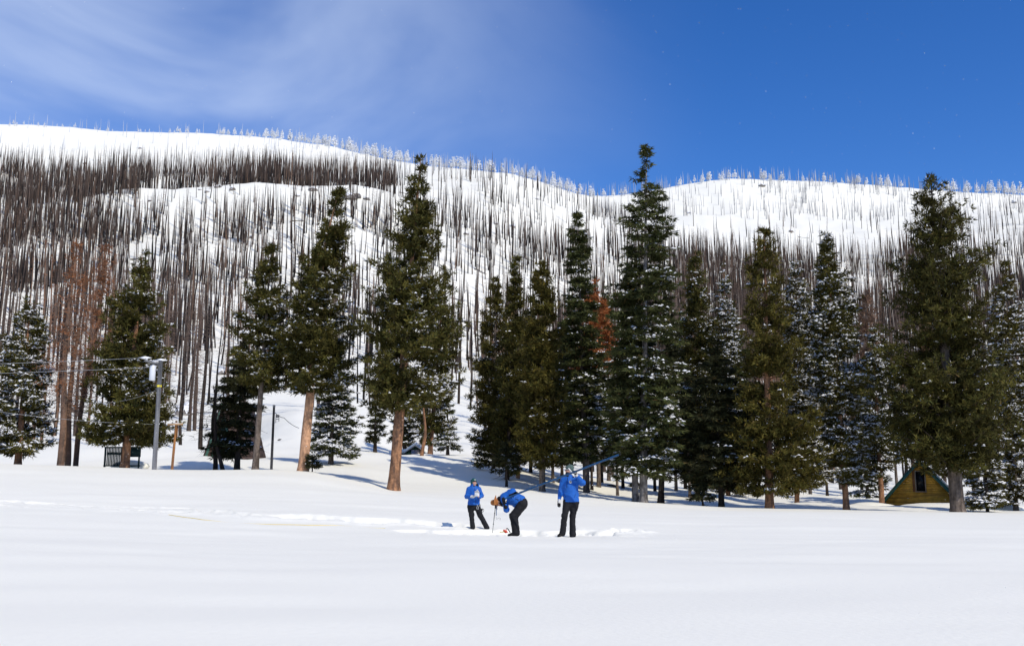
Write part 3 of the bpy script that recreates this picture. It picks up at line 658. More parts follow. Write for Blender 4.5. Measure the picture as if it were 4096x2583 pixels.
# kinds by place
pb = np.full(n_, .62); pr_ = np.full(n_, .05); pp = np.full(n_, .04)
left = u_ < 620
pb = np.where(left & (D_ > 300), .50, pb)
dense_r = (u_ > 1480) & (u_ < 2200) & (D_ < 700) & (D_ > 300); pb = np.where(dense_r, .33, pb)
nearl = (D_ < 260) & (u_ < 420); pb = np.where(nearl, .12, pb); pr_ = np.where(nearl, .12, pr_)
midr = (u_ > 1020) & (u_ < 1480) & (D_ < 520); pb = np.where(midr, .45, pb); pr_ = np.where(midr, .14, pr_)
pr_ = np.where((D_ > 240) & (D_ < 400) & (u_ < 760), .09, pr_)
rr = g2.random(n_)
kd = np.where(rr < pb, 0, np.where(rr < pb + pr_, 2, np.where(rr < pb + pr_ + pp, 3, 1)))
size = hh / D_
vis = (u_ > -25) & (u_ < 2430)
order = np.argsort(-(size * vis)); indiv = order[:285]; rest = np.setdiff1d(np.arange(n_), indiv)
tpl = {}
def tmesh(k, s, lod):
    key = (k, s, lod)
    if key not in tpl:
        V, F, c = snag(KINDS[k], s * 7 + k, lod)
        tpl[key] = mesh_np('burnt_tree', V, [F], [M['burnt']], cols=np.clip(c, .004, 1))
    return tpl[key]
def zone(u):
    for lim, t in ((120, 'by the left edge'), (230, 'left of the bushy pine'), (340, 'behind the bushy pine'), (440, 'right of the utility pole'), (540, 'above the brown A-frame'), (640, 'behind the slender pine'), (740, 'above the black pole'), (850, 'behind the orange trunk'),
                   (1000, 'behind the tallest left pine'), (1080, 'in the left gap'), (1140, 'in the gap by the grove'), (1230, 'above the grove end'), (1320, 'behind the olive pine'), (1450, 'behind the thin fir'), (1620, 'behind the tallest fir'),
                   (1760, 'above the blunt pine'), (1900, 'above the twin-topped pine'), (2110, 'left of the massive pine'), (9999, 'behind the massive pine')):
        if u < lim: return t
KL = {0: 'charred black trunk', 1: 'burnt brown twiggy tree', 2: 'rust-needled dead tree', 3: 'pale grey dead tree'}
for t in indiv:
    D = D_[t]; lod = 0 if D < 230 else 1
    ly_ = g2.normal(0, .02)
    o = link('burnt_tree', tmesh(int(kd[t]), int(g2.integers(0, 5)), lod), None, (x_[t], y_[t], z_[t]), (g2.normal(0, .012), ly_, 0))
    s = hh[t] / 20; o.scale = (s * .5 + .5, s * .5 + .5, s)
    hgt_ = 'tall ' if hh[t] > 19.5 else ('short ' if hh[t] < 14 else '')
    ln_ = 'leaning left ' if ly_ < -.022 else ('leaning right ' if ly_ > .022 else '')
    near = 'near the slope foot ' if v_[t] > 900 else ('low on the slope ' if v_[t] > 800 else ('high on the slope ' if v_[t] < 700 else 'halfway up the slope '))
    o['label'] = hgt_ + KL[int(kd[t])] + ' ' + ln_ + near + zone(u_[t]); o['category'] = 'dead tree'; o['group'] = 'fire-killed trees ' + zone(u_[t])
# all the others: one mass
Vs, Fs, Cs, n = [], [], [], 0
T2 = [[snag(KINDS[k], 50 + (s % 5) * 9 + k, 2, s > 4) for s in range(10)] for k in range(4)]
for k in range(4):
    for s in range(10):
        idx = rest[(kd[rest] == k) & (rest % 5 == s % 5) & ((D_[rest] > 560) == (s > 4))]
        if not len(idx): continue
        V, F, c = T2[k][s]
        a = g2.uniform(0, 6.28, len(idx)); sc_ = hh[idx] / 20; sx = .55 + .5 * sc_
        lx = g2.normal(0, .034, len(idx)); ly = g2.normal(0, .03, len(idx)); fallen = g2.random(len(idx)) < .0
        X = (V[None, :, 0] * np.cos(a)[:, None] - V[None, :, 1] * np.sin(a)[:, None]) * sx[:, None]
        Yy = (V[None, :, 0] * np.sin(a)[:, None] + V[None, :, 1] * np.cos(a)[:, None]) * sx[:, None]
        Z = V[None, :, 2] * sc_[:, None]
        X = X + Z * lx[:, None] + x_[idx][:, None]; Yy = Yy + Z * ly[:, None] + y_[idx][:, None]; Z = Z + z_[idx][:, None]
        VV = np.stack([X, Yy, Z], -1).reshape(-1, 3)
        FF = (F[None] + (np.arange(len(idx)) * len(V))[:, None, None]).reshape(-1, 3) + n
        # rime and snow whitens those near the ridge
        fr = (.35 * sstep(820, 900, D_[idx]) + .5 * np.where(u_[idx] < 1400, sstep(850, 900, D_[idx]), sstep(990, 1040, D_[idx])))[:, None, None]
        cc = (c[None] * g2.uniform(.7, 1.3, (len(idx), 1, 1))) * (1 - fr) + np.array([.62, .64, .68]) * fr
        Vs.append(VV); Fs.append(FF); Cs.append(cc.reshape(-1, 3)); n += len(VV)
bf = mesh_np('burnt_forest', np.concatenate(Vs), [np.concatenate(Fs)], [M['burnt']], cols=np.clip(np.concatenate(Cs), .004, 1))
link('burnt_forest', bf, kind='stuff', label='thousands of distant burnt trunks striping the snowy mountainside')
print('snags', n_, 'forest tris', len(bf.polygons))

# ------------------------------------------------------------------ frosted trees on the skyline
def frosted(seed):
    r = np.random.default_rng(seed); mb = MB(); Hh = 10
    mb.tube([(0, 0, -.5), (0, 0, Hh * .6), (r.normal(0, .2), 0, Hh)], [.22, .14, .04], 5)
    nb = 46; z = Hh * (1 - r.random(nb) ** .8 * .85); a = r.uniform(0, 6.28, nb)
    L = (Hh - z) * .20 + r.uniform(.25, .9, nb)
    P = np.stack([0 * z, 0 * z, z], -1); d = np.stack([np.cos(a), np.sin(a), r.uniform(-.2, .7, nb)], -1)
    L = L * 1.15; c = P + d * L[:, None] * .5
    V, F = octa(c, unit(d) * L[:, None] * .5, perp(unit(d), np.tile([0, 0, 1.0], (nb, 1))) * r.uniform(.25, .55, (nb, 1)), np.tile([0, 0, 1.0], (nb, 1)) * r.uniform(.2, .5, (nb, 1)))
    mb.add(V, F); return mb.mesh('frosted_tree', M['frost'], smooth=False)
FM = [frosted(s) for s in range(6)]
def ridge_point(u):
    """skyline point of the terrain for a given direction"""
    dx = (u * K - CX) / FPX
    Dd = np.linspace(820, 1120, 240); xx = dx * Dd / CP * 1.0
    a, b, c = ray(u * K, 420 * K); xx = Dd * a / b
    zz = H0(xx, Dd); el = (zz - CAMZ) / Dd; k = int(np.argmax(el)); return xx[k], Dd[k], zz[k]
def rz(u):
    for lim, t in ((420, 'far left end of the skyline'), (760, 'skyline above the upper burnt band'), (940, 'descending skyline left of the tall near pine'), (1130, 'skyline right of the tall near pine'), (1330, 'skyline stretch dropping to the notch'), (1480, 'skyline notch left of the tallest fir'),
                   (1700, 'skyline just right of the tallest fir'), (1900, 'rounded top of the right summit'), (2150, 'skyline left of the massive dark pine'), (9999, 'right end of the skyline')):
        if u < lim: return t
rw = [(0, 400, 26, .55), (400, 620, 26, .75), (620, 760, 30, 1.1), (760, 960, 50, 1.3), (1000, 1130, 32, 1.2), (1130, 1345, 34, 1.25), (1345, 1470, 16, 1.1), (1570, 1780, 22, 1.0), (1780, 2140, 36, 1.1), (2200, 2408, 28, 1.3)]
for a, b, cnt, sc_ in rw:
    for q in range(int(cnt * 1.0)):
        u = g2.uniform(a, b); x, y, z = ridge_point(u)
        yn = y + g2.uniform(-22, 8); x = x * yn / y; y = yn; z = float(H0(x, y))
        s = sc_ * g2.uniform(.38, 1.15)
        o = link('frosted_tree', FM[int(g2.integers(0, 6))], None, (x, y, z), (0, g2.normal(0, .03), g2.uniform(0, 6.28)))
        o.scale = (s * g2.uniform(.9, 1.5), s * g2.uniform(.9, 1.5), s)
        o['label'] = ('tall' if s > .95 else ('stubby' if s < .6 else 'small')) + (' leaning' if abs(o.rotation_euler.y) > .05 else '') + ' frost-white tree on the ' + rz(u); o['category'] = 'tree'; o['group'] = 'frosted trees on the ' + rz(u)

# ------------------------------------------------------------------ boulders
import bmesh
def ico(sub):
    bm = bmesh.new(); bmesh.ops.create_icosphere(bm, subdivisions=sub, radius=1)
    V = np.array([v.co[:] for v in bm.verts]); F = np.array([[v.index for v in f.verts] for f in bm.faces]); bm.free(); return V, F
IV, IF = ico(3)
def boulder(u, v, wpx, hpx, label, k, dmax=1150):
    p = hit(u, v, 60, dmax); ppm = 2341 / p.y; w = wpx / ppm / 2; h = hpx / ppm * 1.1
    r = np.random.default_rng(900 + k)
    V = IV * np.array([w * .9, w * .8, h * .62])
    off = 1 + .42 * vnoise(IV[:, 0] * 1.6 + k, IV[:, 1] * 1.6 + IV[:, 2] * 2.1, k) + .22 * vnoise(IV[:, 0] * 4 + IV[:, 2] * 4, IV[:, 1] * 4, k + 5)
    V = V * off[:, None]; V = np.round(V / (w * .3)) * (w * .3) * .6 + V * .4          # faceted blocks
    root = thing('boulder', label, 'boulder', (p.x, p.y, p.z - h * .02), (0, 0, 0))
    link('rock', mesh_np('rock', V, [IF], [M['rock']]), root)
    cap = V * np.array([.98, .98, 1.0]) + np.array([0, .06 * w, .10 * h]); cap[:, 2] = np.where(IV[:, 2] > .1, cap[:, 2] + .10 * h, V[:, 2] * .8)
    link('snow_cap', mesh_np('snow_cap', cap, [IF[(IV[IF][:, :, 2].mean(1) > .12)]], [M['tree_snow']], smooth=True), root)
BL = [(828,466,56,16,'broad dark rock outcrop left of the tall near pine, below the upper burnt band'),(800,454,36,9,'flat rock slab topping the broad outcrop'),(862,470,22,9,'rock forming the right end of the broad outcrop'),
 (545,446,20,9,'dark boulder on the edge of the snowy shoulder, rightmost of its cluster'),(512,441,22,7,'flat boulder on the crest of the snowy shoulder'),(486,452,16,8,'rounded boulder below the shoulder crest'),(528,433,16,5,'thin rock on the shoulder crest among trunks'),(470,447,10,4,'small rock left in the shoulder cluster'),
 (735,448,26,8,'rock left of the broad outcrop'),(700,462,14,6,'low rock under the upper burnt band'),(352,474,10,5,'single dark stone on the left of the shoulder'),
 (438,975,66,32,'big brown boulder right of the grey utility pole'),(30,672,34,26,'grey boulder between trunks at the far left edge'),(168,968,38,26,'brown boulder behind the leaning brown trunks'),(150,860,18,12,'small grey boulder above the wires'),(470,870,16,9,'square stone on the slope above the brown A-frame'),(458,864,13,8,'square stone twin of the one above the brown A-frame'),
 (524,880,26,18,'grey boulder peeping left of the slender dark pine'),(832,735,36,32,'large grey boulder in the gap left of the tall near pine'),(842,628,14,7,'dark stone on bare slope left of the tall near pine'),(1095,552,16,9,'dark round rock on the slope right of the tall near pine'),(1120,565,11,5,'small stone beside the dark round rock'),
 (1205,535,20,10,'flat rock on the slope above the left grove'),(1165,527,14,5,'thin flat rock above the left grove'),(1350,548,30,20,'rock outcrop left of the tallest fir'),(1368,575,22,10,'rock below the outcrop left of the tallest fir'),(1620,503,14,7,'dark stone on the bare saddle right of the tallest fir'),(1710,518,12,6,'small dark stone on the right bare slope'),
 (1790,438,22,7,'rock near the right summit'),(1735,448,18,6,'rock left of the right summit'),(1860,545,14,7,'square stone above the dense olive pine'),(2042,500,12,5,'small stone on the open right slope left of the massive pine'),(2035,452,20,6,'long rock under the right skyline'),
 (2385,478,16,10,'dark stone by the right edge of the photo')]
BL += [(1190,800,22,14,'grey boulder in the snowy gap left of the grove'),(1010,705,20,12,'grey boulder on the slope behind the tallest left pine'),(660,690,18,10,'dark rock on the slope above the slender pine'),(300,640,22,12,'rock among the dense trunks above the bushy pine'),(590,560,14,7,'small rock below the snowy shoulder'),(1262,470,12,5,'small stone under the skyline right of the tall near pine'),(1500,560,16,8,'stone behind the tallest fir spire'),(200,385,12,5,'small rock on the bare upper left snowfield'),(330,350,12,6,'small rock under the left skyline')]
BL = [b for b in BL if not (b[0] > 1600 and b[1] < 535 and b[0] not in (1790, 2385, 1620))]
for k, (u, v, w, h, lb) in enumerate(BL): boulder(u, v, w * .85, h * .85, lb, k)
# ------------------------------------------------------------------ near brown dead trees at the left
M['twig_red'] = mat('twig_red', (0.24, 0.155, 0.115), 0.9, spec=0.1)
def big_dead(name, label, bu, bv, Y, tu, tv, r0, nb, kind, seed, Lmax=2.6, twigs=5, zb0=.2, needles=.0, dmat='twig'):
    global rng
    rng = np.random.default_rng(seed + 3000)
    p = Dp(bu, bv, Y); bz = H(p.x, Y); T = Dp(tu, tv, Y); h = T.z - bz; lean = T.x - p.x
    root = thing(name, label, 'dead tree', (p.x, Y, bz))
    z = np.concatenate([[-.5, 0], np.linspace(.6, h, 16)]); t = np.clip(z / h, 0, 1)
    path = np.stack([lean * t + .12 * np.sin(t * 7 + seed), .1 * np.sin(t * 5 + seed), z], -1)
    link('trunk', trunk_mesh('trunk', path, r0 * (1 - t) ** .8 + .025, M[kind], 10, seed), root)
    zz = h * (zb0 + (1 - zb0) * rng.random(nb) ** .85); aa = rng.uniform(0, 6.28, nb)
    L = Lmax * rng.uniform(.35, 1, nb) * np.clip((1.05 - zz / h) * 1.8, .15, 1)
    P0 = np.stack([np.interp(zz, z, path[:, 0]), np.interp(zz, z, path[:, 1]), zz], -1)
    el = rng.uniform(-.5, .1, nb); d = np.stack([np.cos(aa), np.sin(aa), np.sin(el)], -1); P1 = P0 + d * L[:, None] * .6
    P2 = P1 + (d + np.array([0, 0, .35]) + rng.normal(0, .2, (nb, 3))) * L[:, None] * .4
    A, B_, R_ = [P0, P1], [P1, P2], [np.full(nb, .026), np.full(nb, .014)]
    o = P0[:, None] + (P1 - P0)[:, None] * rng.uniform(.25, 1.0, (nb, twigs, 1)); dd = unit(d[:, None] * .6 + rng.normal(0, .6, (nb, twigs, 3)))
    e = o + dd * (L[:, None, None] * rng.uniform(.15, .4, (nb, twigs, 1)))
    A.append(o.reshape(-1, 3)); B_.append(e.reshape(-1, 3)); R_.append(np.full(nb * twigs, .010))
    V, F = spikes(np.concatenate(A), np.concatenate(B_), np.concatenate(R_))
    link('branches', mesh_np('branches', V, [F], [M['twig_red' if kind == 'bark_red' else dmat]]), root, kind='stuff')
    if needles:
        E = e.reshape(-1, 3); E = E[(rng.random(len(E)) < needles) & (E[:, 2] > h * .3)]
        c = np.repeat(E, 12, 0) + rng.normal(0, .16, (len(E) * 12, 3)); dn = unit(rng.normal(size=c.shape)); w = perp(dn, unit(rng.normal(size=c.shape))) * .03
        V = np.stack([c - w, c + w, c + dn * .24], 1).reshape(-1, 3)
        col = np.array([.26, .11, .05]) * np.repeat(rng.uniform(.45, 1.2, (len(c), 1)), 3, 0)
        link('dead_needles', mesh_np('dead_needles', V, [np.arange(len(V)).reshape(-1, 3)], [M['needles']], cols=col), root, kind='stuff')
    return root
M['bark_red'] = mat('bark_red', (0.20, 0.115, 0.075), 0.95, two=((0.10, 0.07, 0.055), 1.2, (3, 3, .5)), noise=(6, .3), bump=(8, .04), spec=.1)
big_dead('dead_pine', 'dead brown tree left of the bushy pine, leftmost of three reddish trunks', 137, 1088, 61, 178, 566, .20, 210, 'bark_red', 1, 2.2, needles=.13)
big_dead('dead_pine', 'dead brown tree left of the bushy pine, middle one of the three reddish trunks', 155, 1083, 64, 196, 640, .17, 180, 'bark_red', 2, 2.0, needles=.08)
big_dead('dead_pine', 'most slanted of the three reddish dead trunks left of the bushy pine', 178, 1080, 66, 252, 575, .16, 180, 'bark_red', 3, 2.1, needles=.2)
for k, (bu, bv, Y, tu, tv, lb) in enumerate([(88, 960, 100, 110, 560, 'twiggy brown dead tree behind the left edge pine'), (112, 900, 115, 128, 555, 'rust-tipped dead tree just left of the three reddish trunks'),
        (212, 960, 120, 228, 560, 'rust-orange dead tree between the three reddish trunks and the bushy pine'), (262, 930, 110, 272, 600, 'orange-needled dead tree close to the left of the bushy pine'), (60, 920, 130, 78, 600, 'thin twiggy dead tree at the left edge')]):
    big_dead('dead_pine', lb, bu, bv, Y, tu, tv, .15, 110, 'bark_red', 10 + k, 1.9, 4, .15, .22 if k in (2, 3) else .05)
big_dead('bare_tree', 'gnarled leafless black tree beside the brown A-frame cabin, left one of the pair', 503, 1072, 68, 508, 890, .15, 46, 'bark_dark', 20, 2.6, 6, .2, 0, 'bark_dark')
big_dead('bare_tree', 'slanting leafless black tree beside the brown A-frame cabin, right one of the pair', 522, 1074, 67, 499, 905, .13, 34, 'bark_dark', 21, 2.0, 6, .3, 0, 'bark_dark')
big_dead('dead_pine', 'tall thin burnt trunk with drooping twigs right of the utility pole', 425, 1030, 105, 437, 760, .16, 110, 'bark_dark', 22, 1.7, 3, .1)
big_dead('dead_pine', 'dark burnt trunk between the utility pole and the brown A-frame', 476, 1022, 95, 489, 640, .19, 130, 'bark_dark', 23, 1.9, 3, .1)
big_dead('dead_pine', 'tan bare trunk standing in front of the green hut, right side', 995, 1064, 92, 1000, 930, .16, 24, 'bark_pine', 24, .8, 2, .5)
big_dead('dead_pine', 'brown trunk of a half-dead tree right of the green hut', 1010, 1056, 106, 1016, 900, .17, 30, 'bark_grey', 25, 1.2, 2, .4)
big_dead('dead_pine', 'plain tan trunk at the left front of the grove', 1215, 1098, 76, 1218, 900, .14, 30, 'bark_light', 26, 1.0, 2, .3)
big_dead('dead_pine', 'two-tone burnt trunk low on the slope, the blackest in the gap left of the grove', 1078, 850, 235, 1094, 560, .28, 60, 'bark_dark', 27, 2.0, 2, .4)

# ------------------------------------------------------------------ poles, wires, posts
M['pole_grey'] = mat('pole_grey', (0.20, 0.205, 0.215), .85, two=((.13, .13, .14), 2, (4, 4, .3)), noise=(9, .15), spec=.2)
M['pole_dark'] = mat('pole_dark', (0.018, 0.018, 0.02), .9, two=((.04, .04, .045), 2, (4, 4, .3)), noise=(9, .2), spec=.15)
M['wood_orange'] = mat('wood_orange', (0.36, 0.155, 0.05), .8, two=((.17, .08, .035), 2, (5, 5, .4)), noise=(9, .2))
M['steel'] = mat('steel', (0.62, 0.64, 0.68), .4, spec=.4)
M['yellow'] = mat('yellow', (0.75, 0.62, 0.05), .6)
M['wire'] = mat('wire', (0.33, 0.34, 0.36), .5)
YP = 57.6
b = Dp(363, 1097, YP); zb = H(b.x, YP); tp = Dp(379, 848, YP); hp = tp.z - zb
up = thing('utility_pole', 'grey utility pole with white transformer can and wires running left', 'utility pole', (b.x, YP, zb))
mb = MB(); mb.tube([(0, 0, -.5), (0, 0, hp)], [.135, .115], 16); mb.build('shaft', M['pole_grey'], up, smooth=True)
mb = MB(); mb.tube([(.10, -.10, -.3), (.08, -.10, hp * .97)], .022, 8); mb.build('conduit', M['pole_grey'], up, smooth=True)
mb = MB(); mb.box((-.45, -1.3, hp - .22), (-.33, 1.3, hp - .10)); mb.box((-.42, -.06, hp - .2), (.1, .06, hp - .12)); mb.build('crossarm', M['pole_grey'], up)
for yy in (-1.15, 0.2):
    mb = MB(); mb.tube([(-.39, yy, hp - .1), (-.39, yy, hp + .06)], [.05, .03], 8); mb.build('insulator', M['steel'], up)
mb = MB(); V_, F_ = octa(np.array([[-.5, -1.15, hp + .02], [-.35, .25, hp - .01], [.0, 0, hp + .04]]), np.array([[.42, 0, 0.]] * 3), np.array([[0, .13, 0.]] * 3), np.array([[0, 0, .09]] * 3)); mb.add(V_, F_); mb.build('snow_cap', M['tree_snow'], up, smooth=True)
tz = Dp(370, 895, YP).z - zb
mb = MB(); tt = np.linspace(0, 1, 9); mb.tube([(-.40, -.1, tz + .9 * q) for q in (0, .03, .5, .93, .97, 1.0)], [.15, .175, .175, .175, .15, .09], 18)
tr_ = mb.build('transformer', M['steel'], up, smooth=True)
mb = MB(); mb.tube([(-.40, -.1, tz + .9), (-.40, -.1, tz + 1.12), (-.36, -.1, tz + 1.2)], [.04, .03, .02], 8); mb.build('bushing', M['steel'], tr_)
mb = MB(); mb.box((-.25, -.12, tz + .55), (-.1, -.06, tz + .68)); mb.build('bracket', M['pole_grey'], up)
mb = MB(); yz = Dp(370, 908, YP).z - zb; mb.tube([(0, 0, yz - .05), (0, 0, yz + .07)], .135, 16, cap=False); mb.build('yellow_band', M['yellow'], up)
def wire(name, label, pts, r=.012, sag=0.0, m='wire'):
    P = []
    for a, c in zip(pts[:-1], pts[1:]):
        for q in np.linspace(0, 1, 24)[(0 if not P else 1):]:
            v = Vector(a).lerp(Vector(c), q); v.z -= sag * 4 * q * (1 - q); P.append(tuple(v))
    mb = MB(); mb.tube(P, r, 5); return mb.build(name, M[m], None, smooth=True, label=label, category=name.replace('_', ' '))
wt = Vector((b.x - .45, YP - 1.15, zb + hp + .02)); wt2 = Vector((b.x - .45, YP + .2, zb + hp - .35))
wire('power_line', 'upper of the two power wires from the utility pole to the left edge', [wt, (wt.x - 48, YP - 4, wt.z - .4)], .011, .6)
wire('power_line', 'lower of the two power wires from the utility pole to the left edge', [wt2, (wt2.x - 48, YP - 2, wt2.z - .3)], .011, .6)
a_ = Vector((b.x, YP - .1, yz + zb - .2)); c_ = Dp(198, 946, 60)
wire('service_cable', 'thin cable sloping from the utility pole down to the reddish dead trunks', [a_, c_], .008, .3)
a_ = Dp(411, 998, 60.5); c_ = Dp(-40, 962, 56)
wire('telephone_wire', 'thin low wire from the short wooden post past the bushy pine', [a_, c_], .008, .2)
b2 = Dp(404, 1101, 60.5); z2 = H(b2.x, 60.5); t2 = Dp(415, 989, 60.5); h2 = t2.z - z2
wp = thing('wooden_post', 'short orange wooden post with a crooked crossbar, right of the utility pole', 'post', (b2.x, 60.5, z2))
mb = MB(); mb.tube([(0, 0, -.4), (t2.x - b2.x, 0, h2)], [.08, .065], 10); mb.build('shaft', M['wood_orange'], wp, smooth=True)
M['wood_pale'] = mat('wood_pale', (.52, .36, .22), .85, two=((.34, .2, .1), 3, (.5, 4, 4)))
mb = MB(); R_ = Matrix.Translation((t2.x - b2.x, -.1, h2 - .22)) @ Matrix.Rotation(-.06, 4, 'Y') @ Matrix.Rotation(.25, 4, 'Z'); mb.box((-.47, -.05, -.05), (.42, .05, .05), R_); mb.build('crossbar', M['wood_pale'], wp)
mb = MB(); mb.box((t2.x - b2.x + .02, .06, h2 - 1.0), (t2.x - b2.x + .09, .10, h2 - .1)); mb.build('brace', M['wood_orange'], wp)
mb = MB(); V_, F_ = octa(np.array([[t2.x - b2.x, -.1, h2 - .15]]), np.array([[.36, 0, 0.]]), np.array([[0, .07, 0.]]), np.array([[0, 0, .03]])); mb.add(V_, F_); mb.build('snow_cap', M['tree_snow'], wp)
b3 = Dp(638, 1104, 60.5); z3 = H(b3.x, 60.5); t3 = Dp(644.5, 953, 60.5); h3 = t3.z - z3
bp = thing('black_post', 'bare black wooden pole between the slender pine and the orange curved trunk', 'pole', (b3.x, 60.5, z3))
mb = MB(); mb.tube([(0, 0, -.4), (t3.x - b3.x, 0, h3)], [.085, .070], 12); mb.build('shaft', M['pole_dark'], bp, smooth=True)
mb = MB(); mb.tube([(t3.x - b3.x, 0, h3 - .12), (t3.x - b3.x, 0, h3 + .03)], [.080, .080], 12); mb.build('cap_band', M['pole_grey'], bp)
wire('rope_line', 'dark slack rope crossing the shaded snow behind the black pole', [Dp(643, 966, 100), Dp(668, 982, 108), Dp(703, 1006, 112)], .03, .15, 'pole_dark')
# small ladder-back stand by the ski lane
ps = hit(652, 992, 90, 400)
st = thing('sign_stand', 'small dark frame stand on the snow behind the black pole', 'sign', (ps.x, ps.y, ps.z), (0, 0, .2)); pm = ps.y / 2341
hs_ = 17 * pm; ws_ = 7 * pm
for sx in (-1, 1):
    mb = MB(); mb.box((sx * ws_ / 2 - .03 * pm / .05, -.04, -.2), (sx * ws_ / 2 + .03 * pm / .05, .04, hs_)); mb.build('leg', M['pole_dark'], st)
for q, f_ in enumerate((.35, .6, .85)):
    mb = MB(); mb.box((-ws_ / 2, -.05, hs_ * f_), (ws_ / 2, -.01, hs_ * f_ + hs_ * .08)); mb.build('slat', M['pole_dark'], st)
mb = MB(); mb.box((-ws_ / 2, -.03, hs_ * .62), (ws_ / 2, .0, hs_)); mb.build('board', M['pole_grey'], st)

# ------------------------------------------------------------------ dark green railing at the bushy pine
M['green_paint'] = mat('green_paint', (0.012, 0.038, 0.034), .6, noise=(3, .25), spec=.3)
YR = 65.5
r0 = Dp(244, 1096, YR); r1 = Dp(329, 1096, YR); gz = H(.5 * (r0.x + r1.x), YR)
zt_ = Dp(285, 1053, YR).z; zt2 = Dp(285, 1074, YR).z; zlow = Dp(285, 1096, YR).z - .3
rail = thing('railing', 'dark green railing with snow-clogged balusters and a solid panel, behind the bushy pine trunk', 'railing', (r0.x, YR, zlow))
Wd = r1.x - r0.x; zt_ -= zlow; zt2 -= zlow
for x in (0, Wd * .485):
    mb = MB(); mb.box((x, -.05, -.6), (x + .10, .05, zt_ + .02)); mb.build('post', M['green_paint'], rail)
mb = MB(); mb.box((-.02, -.06, zt_), (Wd, .06, zt_ + .09)); mb.build('top_rail', M['green_paint'], rail)
mb = MB(); mb.box((-.02, -.05, .30), (Wd * 1.0, .05, .38)); mb.build('bottom_rail', M['green_paint'], rail)
for q in range(10):
    x = .16 + q * (Wd * .485 - .15) / 10
    mb = MB(); mb.box((x, -.025, .36), (x + .06, .025, zt_)); mb.tube([(x + .03, 0, zt2 + .05), (x + .03, 0, zt2 + .22), (x + .03, 0, zt2 + .4)], [.03, .055, .03], 6); mb.build('baluster', M['green_paint'], rail)
mb = MB(); mb.box((Wd * .49, -.03, zt2), (Wd, .03, zt_ - .003)); mb.build('panel', M['green_paint'], rail)
mb = MB(); mb.box((Wd * 1.08, -.9, .1), (Wd * 1.08 + .08, -.8, 1.0)); mb.build('corner_post', M['green_paint'], rail)
# heap of snow lying on the deck behind the balusters
def drift(name, label, c, ax, seed, parent=None):
    V = IV.copy(); V = V[:, :] * np.array(ax) * (1 + .12 * vnoise(IV[:, 0] * 2 + seed, IV[:, 1] * 2 + IV[:, 2] * 2, seed))[:, None]
    pr = dict(kind='structure', label=label) if label else {}
    return link(name, mesh_np(name, V, [IF], [M['snow']], smooth=True), parent, c, **pr)
drift('snow_heap', None, (Wd * .60, .62, .30), (Wd * .55, .55, .42), 3, rail)

# ------------------------------------------------------------------ huts
def raster_planks(root, poly_x, z0, z1, rows, y, th, material, hole=None, gap=.012):
    """horizontal boards filling the outline poly_x(z) -> (xl, xr)"""
    hh = (z1 - z0) / rows
    for q in range(rows):
        a, c = z0 + q * hh + gap / 2, z0 + (q + 1) * hh - gap / 2
        (l0, r0_), (l1, r1_) = poly_x(a), poly_x(c)
        segs = [((l0, r0_), (l1, r1_))]
        if hole and c > hole[2] and a < hole[3]:
            segs = [((l0, min(hole[0], r0_)), (l1, min(hole[0], r1_))), ((max(hole[1], l0), r0_), (max(hole[1], l1), r1_))]
        for (s0, s1) in segs:
            if s0[1] - s0[0] < .05: continue
            mb = MB(); t0 = y - th * (1 + .3 * ((q * 7) % 3)) 
            e1 = s1 if s1[1] > s1[0] else ((s0[0] + s0[1]) / 2 - .01, (s0[0] + s0[1]) / 2 + .01)
            mb.prism([(s0[0], a), (s0[1], a), (e1[1], c), (e1[0], c)], t0, y); mb.build('plank', material, root)
# yellow log cabin
M['log'] = mat('log', (0.72, 0.40, 0.055), .65, two=((.45, .24, .04), 1.6, (.35, 3, 3)), noise=(2.2, .3), bump=(6, .02), spec=.3)
M['roof_green'] = mat('roof_green', (0.022, 0.10, 0.075), .5, noise=(1, .1), spec=.4)
M['glass'] = mat('glass', (.008, .009, .010), .25, spec=.25)
M['trim'] = mat('trim', (.30, .24, .18), .7)
YC = 78.0
apex = Dp(2160, 1084, YC); el = Dp(2080, 1182, YC); er = Dp(2248, 1176, YC); wl = Dp(2089, 1190, YC)
zg = el.z - 1.2
cab = thing('log_cabin', 'yellow-brown log cabin with green gable roof behind the massive pine trunk', 'cabin', (apex.x, YC, zg), (0, 0, math.radians(-24)))
ax_, az_ = 0.0, apex.z - zg; lx_, lz_ = el.x - apex.x, el.z - zg; rx_, rz_ = er.x - apex.x, er.z - zg
rise = (az_ - lz_) / (ax_ - lx_); rise2 = (az_ - rz_) / (rx_ - ax_)
wl_ = wl.x - apex.x; wr_ = rx_ - .25
def px_(z):
    l = max(wl_, ax_ - (az_ - .12 - z) / rise); r = min(wr_, ax_ + (az_ - .12 - z) / rise2)
    return (l, r) if r > l else (0, .01)
wx0 = Dp(2154, 1120, YC).x - apex.x; wx1 = wx0 + .62; wz0 = Dp(2154, 1153, YC).z - zg; wz1 = Dp(2154, 1108, YC).z - zg
raster_planks(cab, px_, 0, az_ - .15, 24, 0, .05, M['log'], (wx0 - .09, wx1 + .09, wz0 - .1, wz1 + .08))
mb = MB(); mb.prism([(wl_, 0), (wr_, 0), (wr_, px_(rz_)[0] * 0 + rz_ - .1), (0, az_ - .2), (wl_, lz_ + .05)], .005, 6.0); mb.build('wall', M['log'], cab)
